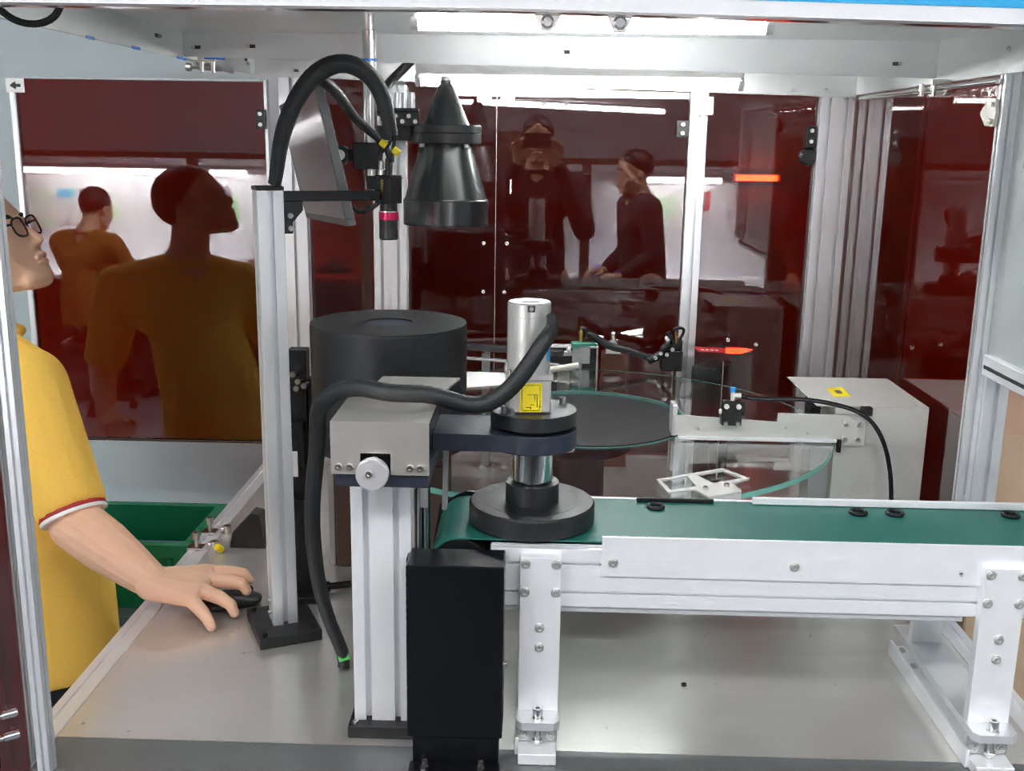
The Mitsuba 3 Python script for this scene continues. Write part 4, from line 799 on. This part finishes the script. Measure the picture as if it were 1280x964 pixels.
for ch in (IDX, MID, RNG, PKY, THB): ch[:] = [((q[0], q[1], q[2]-.003*(i == 1)), rr*(1.24, 1.2, 1.15, 1.1)[i]) for i, (q, rr) in enumerate(ch)]
palm = [hull(sph(WR+V(0, .008, 0), .0245), sph(WR+V(-.004, -.012, 0), .0235), *[sph(c[0][0], c[0][1]+.001) for c in (IDX, MID, RNG, PKY)], sph((-.60, 1.69, .893), .014), sph((-.60, 1.64, .888), .014))]
hR = palm + fingers(None, (IDX, MID, RNG, PKY, THB))
xl = V(.6, .8, 0); hl = frame(JW['WL'], xl, V(-.3, .2, .93))
W1, WK, (cu, e_, s_) = add_person('person', 'man in a yellow polo shirt and glasses with his hand on the mouse', JW, HW, ('shirt_yellow', 'trousers', 'yellow polo shirt'), True, None, [xf(h, hl @ np.diag([1, -1, 1, 1])) for h in hand_local(.4)])
put(W1, 'hand', smoothed(union(hR + limb((ER, .050), (ER+(WR-ER)*.35, .0475), (ER+(WR-ER)*.7, .038), (WR, .0285))), .0035, 8), 'skin', smooth=True, label='right forearm and hand on the mouse')
for ch in (IDX, MID, RNG, PKY):
    b, t_ = np.array(ch[2][0]), np.array(ch[3][0]); d = (t_-b)/np.linalg.norm(t_-b); n = np.cross(np.cross(d, (0, 0, 1)), d); n /= np.linalg.norm(n)
    put(W1, 'nail', moved(trimesh.creation.icosphere(2, 1.0), frame(t_+d*.001+n*ch[3][1]*.62, d, n) @ np.diag([.0058, .0046, .0026, 1])), 'nail', smooth=True, label='fingernail')
d = (e_-s_)/np.linalg.norm(e_-s_)
for off, m_, lb in ((-.003, 'print_red', 'red cuff stripe'), (.005, 'print_white', 'white cuff edge')):
    put(WK, 'cuff_stripe', moved(lathe([(.040, 0), (.0595, 0), (.0605, .003), (.0598, .007), (.040, .007)], 40), toward(cu+d*(off), d)), m_, label=lb)
# the mouse
MS = thing('computer_mouse', 'black computer mouse under the man\'s right hand on the steel table', 'mouse')
mm = smoothed(hull(ell((-.028, 0, .010), .026, .027, .010), ell((.030, 0, .009), .024, .028, .009), ell((-.010, 0, .018), .034, .027, .013)), .005, 4)
mm.apply_scale((1, 1, .8)); mm.apply_translation((0, 0, -mm.bounds[0, 2]))
FMs = frame((-.525, 1.688, .851), (.88, .47, 0), (0, 0, 1))
put(MS, 'shell', moved(mm, FMs), 'black_plastic', smooth=True)
put(MS, 'wheel', moved(rod((.034, -.003, .024), (.034, .003, .024), .0055, 16), FMs), 'rubber')
# people reflected in the doors: photographer, bystander, seated operator
def standing(x, y, yaw, h, arms, stoop=0.0):
    k = h/1.70; c, s = math.cos(math.radians(yaw)), math.sin(math.radians(yaw)); f, l = V(c, s, 0), V(-s, c, 0)
    P = lambda a, b, z: V(x, y, 0) + f*a*k + l*b*k + V(0, 0, z*k)
    J = dict(SR=P(0+stoop, -.185, 1.37), SL=P(0+stoop, .185, 1.37), neck=P(stoop, 0, 1.43), head=P(.012+stoop*1.1, 0, 1.52), chest=P(stoop*.7, 0, 1.23), belly=P(stoop*.3, 0, 1.05), hip=P(0, 0, .92), hem=P(0, 0, .80),
             HR=P(0, -.09, .90), HL=P(0, .09, .90), KR=P(.02, -.10, .49), KL=P(.02, .10, .49), AR=P(-.02, -.11, .08), AL=P(-.02, .11, .08), face=f, r=.15*k, long=True)
    for n_, v in arms.items(): J[n_] = P(*v)
    return J, P, f, l
def mkhand(J, s, d, n, flip): return [xf(h, frame(J['W'+s], d, n) @ np.diag([1, -1 if flip else 1, 1, 1])) for h in hand_local(.6)]
J, P, f, l = standing(-.02, -.42, 90, 1.76, dict(ER=(.15, -.24, 1.16), WR=(.24, -.085, 1.50), EL=(.15, .24, 1.16), WL=(.24, .085, 1.50)))
add_person('person', 'photographer in dark clothes with raised arms, reflected in the middle back door', J, hframe(P(.02, 0, 1.585), 90, 0), ('shirt_dark', 'trousers', 'dark jacket'), False,
           mkhand(J, 'R', V(0, .5, .85), V(0, -.85, .5), False), mkhand(J, 'L', V(0, .5, .85), V(0, -.85, .5), True))
PH = thing('smartphone', 'black phone held up by the reflected photographer', 'phone')
put(PH, 'body', box(-.085, .045, -.062, -.053, 1.612, 1.682, .003), 'black_plastic')
put(PH, 'screen', box(-.082, .042, -.0535-.0092, -.062, 1.615, 1.679, 0), 'screen')
J, P, f, l = standing(.62, -1.05, 165, 1.58, dict(ER=(.02, -.24, 1.09), WR=(.20, -.16, .96), EL=(.02, .24, 1.09), WL=(.20, .16, .96)), .05)
add_person('person', 'person in dark clothes turned sideways, reflected left of the narrow rear post', J, hframe(P(.09, 0, 1.585), 165, -6), ('shirt_dark', 'trousers', 'dark shirt'), False,
           mkhand(J, 'R', f, V(0, 0, 1), False), mkhand(J, 'L', f, V(0, 0, 1), True))
# seated operator in brown at the bench
c, s = math.cos(math.radians(-70)), math.sin(math.radians(-70)); f, l = V(c, s, 0), V(-s, c, 0); o = V(-2.72, -1.02, 0)
P = lambda a, b, z: o + f*a + l*b + V(0, 0, z)
J = dict(SR=P(.03, -.185, 1.00), SL=P(.03, .185, 1.00), ER=P(.15, -.24, .78), EL=P(.15, .24, .78), WR=P(.36, -.14, .79), WL=P(.36, .14, .79), neck=P(.05, 0, 1.06), head=P(.09, 0, 1.14), chest=P(.02, 0, .87), belly=P(0, 0, .70), hip=P(0, 0, .58), hem=P(0, 0, .53),
         HR=P(.02, -.09, .55), HL=P(.02, .09, .55), KR=P(.40, -.12, .53), KL=P(.40, .12, .53), AR=P(.38, -.12, .08), AL=P(.38, .12, .08), face=f, r=.15)
add_person('person', 'seated operator in a brown shirt with bowed head, reflected in the left door', J, hframe(P(.13, 0, 1.20), -70, -18), ('shirt_brown', 'trousers', 'brown shirt'), False,
           mkhand(J, 'R', f, V(0, 0, 1), False), mkhand(J, 'L', f, V(0, 0, 1), True))
ST = thing('stool', 'round black work stool under the seated operator', 'stool')
put(ST, 'seat', lathe([(.16, .385), (.17, .39), (.17, .415), (.15, .425)], 32), 'rubber', T=TW(frame(o, (1, 0, 0), (0, 0, 1))))
put(ST, 'column', rod(o+V(0, 0, .05), o+V(0, 0, .385), .025), 'chrome')
for i in range(5):
    a = 2*math.pi*i/5; put(ST, 'leg', cat(rod(o+V(0, 0, .07), o+V(.24*math.cos(a), .24*math.sin(a), .055), .014), lathe([(.024, 0), (.026, .02), (.02, .045)], 16).apply_translation(o+V(.24*math.cos(a), .24*math.sin(a), 0))), 'black_plastic')

# ------------------------------------------------------------------ workbenches behind the camera, seen in the reflections
WY = -2.19
def bench(x0, x1, posts, lamps, label, dz=0.0):
    b = thing('workbench', label, 'workbench')
    put(b, 'top', box(x0, x1, WY, WY+.62, .715, .745, .003), 'board_white')
    put(b, 'back_board', box(x0, x1, WY-.02, WY, .745, 1.385+dz, .002), 'board_white', label='white back board')
    put(b, 'top_rail', box(x0, x1, WY-.02, WY+.06, 1.49+dz, 1.53+dz, .002), 'wood_dark', label='dark top rail')
    put(b, 'lamp_shelf', box(x0, x1, WY-.02, WY+.40, 1.432+dz, 1.440+dz, .001), 'anodised_grey')
    for x in posts: put(b, 'upright', box(x-.03, x+.03, WY+.30, WY+.36, 0, 1.53+dz, .002), 'wood_dark', label='dark upright')
    for x in (x0+.05, x1-.05):
        for y in (WY+.02, WY+.56): put(b, 'leg', box(x-.02, x+.02, y-.02, y+.02, 0, .715, .002), 'anodised_grey')
    put(b, 'front_panel', box(x0+.08, x1-.08, WY+.02, WY+.04, .10, .66, .002), 'wood_dark')
    for i, (a, c) in enumerate(lamps):
        t = thing('bench_lamp', 'bright white bench lamp tube, number %s along %s' % (('one', 'two', 'three')[i], 'the left bench' if x1 < 0 else 'the right bench'), 'lamp')
        put(t, 'housing', box(a-.01, c+.01, WY+.225, WY+.275, 1.423+dz, 1.4315+dz, .002), 'white_plastic')
        put(t, 'reflector_panel', sheet(c-a, .05, frame(((a+c)/2, WY+.175, 1.410+dz), (1, 0, 0), (0, -.55, -.83))), 'white_plastic', smooth=False, emitter=emit(L_REFL))
        put(t, 'tube', rod((a, WY+.25, 1.402+dz), (c, WY+.25, 1.402+dz), .0195, 14), 'white_plastic', emitter=emit(L_BENCH))
    return b
bench(-4.1, -1.02, (-3.62, -2.31), [(-3.55, -2.42), (-2.22, -1.98)], 'long white workbench with dark uprights, reflected in the open left door')
bench(.12, 2.2, (.30, ), [(.60, 1.20)], 'white workbench with a back board, reflected in the right back door')
TC_ = thing('tall_cabinet', 'tall dark cabinet between the two workbenches', 'cabinet')
put(TC_, 'body', box(-.98, .08, WY-.05, WY+.45, .06, 1.70, .004), 'wood_dark')
for i in (0, 1): 
    d_ = put(TC_, 'door', box(-.97+.525*i, -.455+.525*i, WY+.45, WY+.466, .08, 1.68, .002), 'wood_dark'); put(d_, 'handle', rod((-.48+.06*i, WY+.49, .8), (-.48+.06*i, WY+.49, 1.0), .006), 'nickel')
put(TC_, 'plinth', box(-.96, .06, WY-.03, WY+.43, 0, .06, .002), 'black_plastic')
def poster(x0, x1, z0, z1, base, label, marks=()):
    p = thing('poster', label, 'poster'); y = WY+.001
    put(p, 'paper', box(x0, x1, y, y+.002, z0, z1, 0), base, smooth=False)
    for (a, b, c, e, m) in marks: put(p, 'print', box(x0+a*(x1-x0), x0+b*(x1-x0), y+.002, y+.0028, z0+c*(z1-z0), z0+e*(z1-z0), 0), m, smooth=False)
txt = lambda xs, zs, m='print_black': [(a, b, c, e, m) for a, b in xs for c, e in zs]
poster(-3.56, -3.43, 1.0, 1.26, 'print_green', 'green notice at the left end of the back board', [(.15, .85, .2, .8, 'print_white')])
poster(-3.41, -3.05, 1.12, 1.32, 'print_white', 'white poster with a blue picture and small text', [(.06, .42, .42, .72, 'print_blue')]+txt(((.5, .56), (.72, .78)), ((.2, .3), (.4, .5), (.6, .75))))
poster(-3.41, -3.05, .88, 1.10, 'print_white', 'white poster with a row of small dark marks', txt(((.1, .18), (.25, .36), (.42, .46), (.52, .66), (.72, .82)), ((.60, .68),))+txt(((.38, .5), (.66, .76)), ((.25, .36),)))
poster(-3.02, -2.93, .98, 1.24, 'print_white', 'narrow white notice half hidden by the worker\'s reflection', [(.2, .8, .3, .7, 'print_green')])
poster(-2.235, -2.07, 1.02, 1.25, 'print_white', 'white notice with a green sheet right of the dark upright', [(.08, .75, .1, .9, 'print_green')])
poster(1.0, 1.17, 1.19, 1.315, 'print_red', 'red and white notice beside the narrow rear post', [(.25, .85, .3, .8, 'print_white')])
poster(.78, .97, .95, 1.33, 'print_white', 'pale notice with a green field on the right bench', [(.1, .9, .5, .9, 'print_green')])
for x, w, zz, lb in ((-2.16, .24, .48, 'beside the dark upright'), (-1.34, .34, .48, 'at the right end of the left bench'), (1.55, .36, .48, 'under the right bench')):
    b = thing('storage_bin', 'blue plastic bin on a low stand '+lb, 'bin')
    x0, x1, y0, y1 = x-w/2, x+w/2, WY+.66, WY+.96
    M = (m3.Manifold.cube([w, .30, .22]).translate([x0, y0, zz]) - m3.Manifold.cube([w-.012, .288, .22]).translate([x0+.006, y0+.006, zz+.006]))
    put(b, 'body', tri(M), 'bin_blue', smooth=False)
    put(b, 'rim', tri(m3.Manifold.cube([w+.024, .324, .016]).translate([x0-.012, y0-.012, zz+.208]) - m3.Manifold.cube([w-.012, .288, .1]).translate([x0+.006, y0+.006, zz+.17])), 'bin_blue', smooth=False)
    s_ = thing('low_stand', 'low dark stand carrying the blue bin '+lb, 'stand')
    put(s_, 'top', box(x0-.02, x1+.02, y0-.02, y1+.02, zz-.02, zz-.0005, .001), 'wood_dark')
    for a in (x0, x1):
        for c_ in (y0, y1): put(s_, 'leg', box(a-.012, a+.012, c_-.012, c_+.012, 0, zz-.02, .001), 'anodised_grey')
rng = np.random.default_rng(4)
def heap(x, y, r, h, m, label):
    L = []
    for i in range(26):
        a, q = rng.uniform(0, 6.28), math.sqrt(rng.uniform(0, 1)); L.append(ell((x+r*q*math.cos(a), y+.6*r*q*math.sin(a), .747+h*(1-q)*.8+.010), .022, .018, .014, 10))
    L.append(hull(ell((x, y, .75), r, .6*r, .005, 20), sph((x, y, .747+h*.75), .02, 10)))
    M = union(L).trim_by_plane((0, 0, 1), .7455)
    k = solo('parts_heap', tri(M), m, label, 'heap', smooth=False); labels[k]['kind'] = 'stuff'
heap(-1.40, WY+.28, .12, .10, 'brown', 'heap of small brown parts on the left bench below the monitor')
heap(-1.60, WY+.44, .06, .05, 'wood_dark', 'low dark heap of parts at the bench edge')
heap(-1.93, WY+.25, .13, .10, 'brown', 'heap of small brown parts beside the dark upright')
solo('spray_bottle', cat(lathe([(.03, .7455), (.034, .75), (.034, .88), (.012, .91), (.012, .93)], 24).apply_translation((-2.40, WY+.40, 0)), box(-2.425, -2.385, WY+.39, WY+.41, .93, .955, .003)), 'bottle_blue', 'blue spray bottle standing by the dark upright', 'bottle')
solo('paper_tray', cat(box(.35, .55, WY+.2, WY+.5, .7455, .80, .003), box(.36, .54, WY+.21, WY+.49, .80, .83, .002)), 'bin_blue', 'flat blue tray on the right bench', 'tray')
# tube lamp hung in the aisle, seen as the slanting strip in the right back door
HL = thing('hanging_lamp', 'slanting bright tube lamp hung over the aisle, reflected high in the back door', 'lamp')
a_, b_ = V(-.60, -.80, 1.857), V(.80, -2.0, 1.842)
put(HL, 'tube', rod(a_, b_, .018, 14), 'white_plastic', emitter=emit(22.0))
put(HL, 'hood', moved(box(-.03, .03, 0, float(np.linalg.norm(b_-a_)), 0, .02, .002), frame((a_+b_)/2*0+a_+V(0, 0, .021), np.cross(b_-a_, (0, 0, 1)), (0, 0, 1))), 'white_plastic')
for t_ in (.15, .85): put(HL, 'wire', rod(a_+(b_-a_)*t_+V(0, 0, .040), (a_+(b_-a_)*t_)*[1, 1, 0]+V(0, 0, 2.95), .002, 8), 'black_plastic')
# lamp beyond the back doors
OL = thing('wall_lamp', 'short bar lamp on the pale wall beyond the machine, orange through the right pane', 'lamp')
put(OL, 'housing', box(.76, .95, 4.27, 4.2995, 1.50, 1.53, .002), 'white_plastic')
put(OL, 'tube', box(.775, .935, 4.262, 4.27, 1.504, 1.526, .002), 'white_plastic', emitter=emit(32.0))

# ------------------------------------------------------------------ left of the machine: crate on a cart
CR = thing('plastic_crate', 'green plastic crate on a blue-grey cart left of the table', 'crate')
cx0, cx1, cy0, cy1, cz0, cz1 = -1.16, -.775, 2.19, 2.44, .60, .755
M = m3.Manifold.cube([cx1-cx0, cy1-cy0, cz1-cz0]).translate([cx0, cy0, cz0]) - m3.Manifold.cube([cx1-cx0-.016, cy1-cy0-.016, 1]).translate([cx0+.008, cy0+.008, cz0+.008])
put(CR, 'body', tri(M), 'crate_green', smooth=False)
put(CR, 'rim', tri(m3.Manifold.cube([cx1-cx0+.03, cy1-cy0+.03, .03]).translate([cx0-.015, cy0-.015, cz1-.026]) - m3.Manifold.cube([cx1-cx0-.016, cy1-cy0-.016, 1]).translate([cx0+.008, cy0+.008, cz0+.1])), 'crate_green', smooth=False)
for i in range(5): put(CR, 'rib', box(cx0+.03+i*.078, cx0+.04+i*.078, cy0-.010, cy0, cz0+.01, cz1-.03, .001), 'crate_green')
solo('crate_filling', box(-1.09, -.84, 2.22, 2.41, .6085, .68, .01), 'cart_blue', 'dark blue parts bag inside the green crate', 'bag')
CT = thing('cart', 'blue-grey cart deck under the green crate', 'cart')
put(CT, 'deck', box(-1.42, -.72, 2.15, 2.50, .57, .599, .003), 'cart_blue')
for x in (-1.38, -.76):
    for y in (2.19, 2.46):
        put(CT, 'leg', box(x-.015, x+.015, y-.015, y+.015, .08, .57, .002), 'cart_blue'); put(CT, 'caster', rod((x-.012, y, .04), (x+.012, y, .04), .04), 'rubber')
# white partition beyond the left door, cardboard sheet right of the machine
PT = thing('partition', 'pale blue-grey sheet metal partition behind the open left door', 'partition')
put(PT, 'panel', box(-2.6, -.72, 3.10, 3.13, .06, 2.1, .002), 'wall_room', smooth=False)
for x in (-2.5, -.82): put(PT, 'foot', box(x-.03, x+.03, 2.95, 3.28, 0, .06, .003), 'anodised_grey')
KB = thing('cardboard_box', 'brown cardboard box stack standing right of the machine', 'box')
for i, (z0, z1) in enumerate(((0, .56), (.56, 1.128))): put(KB, 'carton', box(.84, 1.5, 1.9+.01*i, 2.4, z0+.0005, z1, .003), 'cardboard', smooth=False)
WC = thing('white_cabinet', 'white metal cabinet standing behind the cardboard boxes', 'cabinet')
put(WC, 'body', box(.95, 1.9, 2.75, 3.15, .05, 1.9, .003), 'paint_light', smooth=False)
put(WC, 'plinth', box(.98, 1.88, 2.78, 3.12, 0, .05, .001), 'black_plastic')
for i in (0, 1):
    d_ = put(WC, 'door', box(.96+.467*i, 1.42+.467*i, 2.735, 2.75, .08, 1.88, .002), 'paint_light'); put(d_, 'handle', rod((1.39+.065*i, 2.725, .9), (1.39+.065*i, 2.725, 1.05), .006), 'nickel')
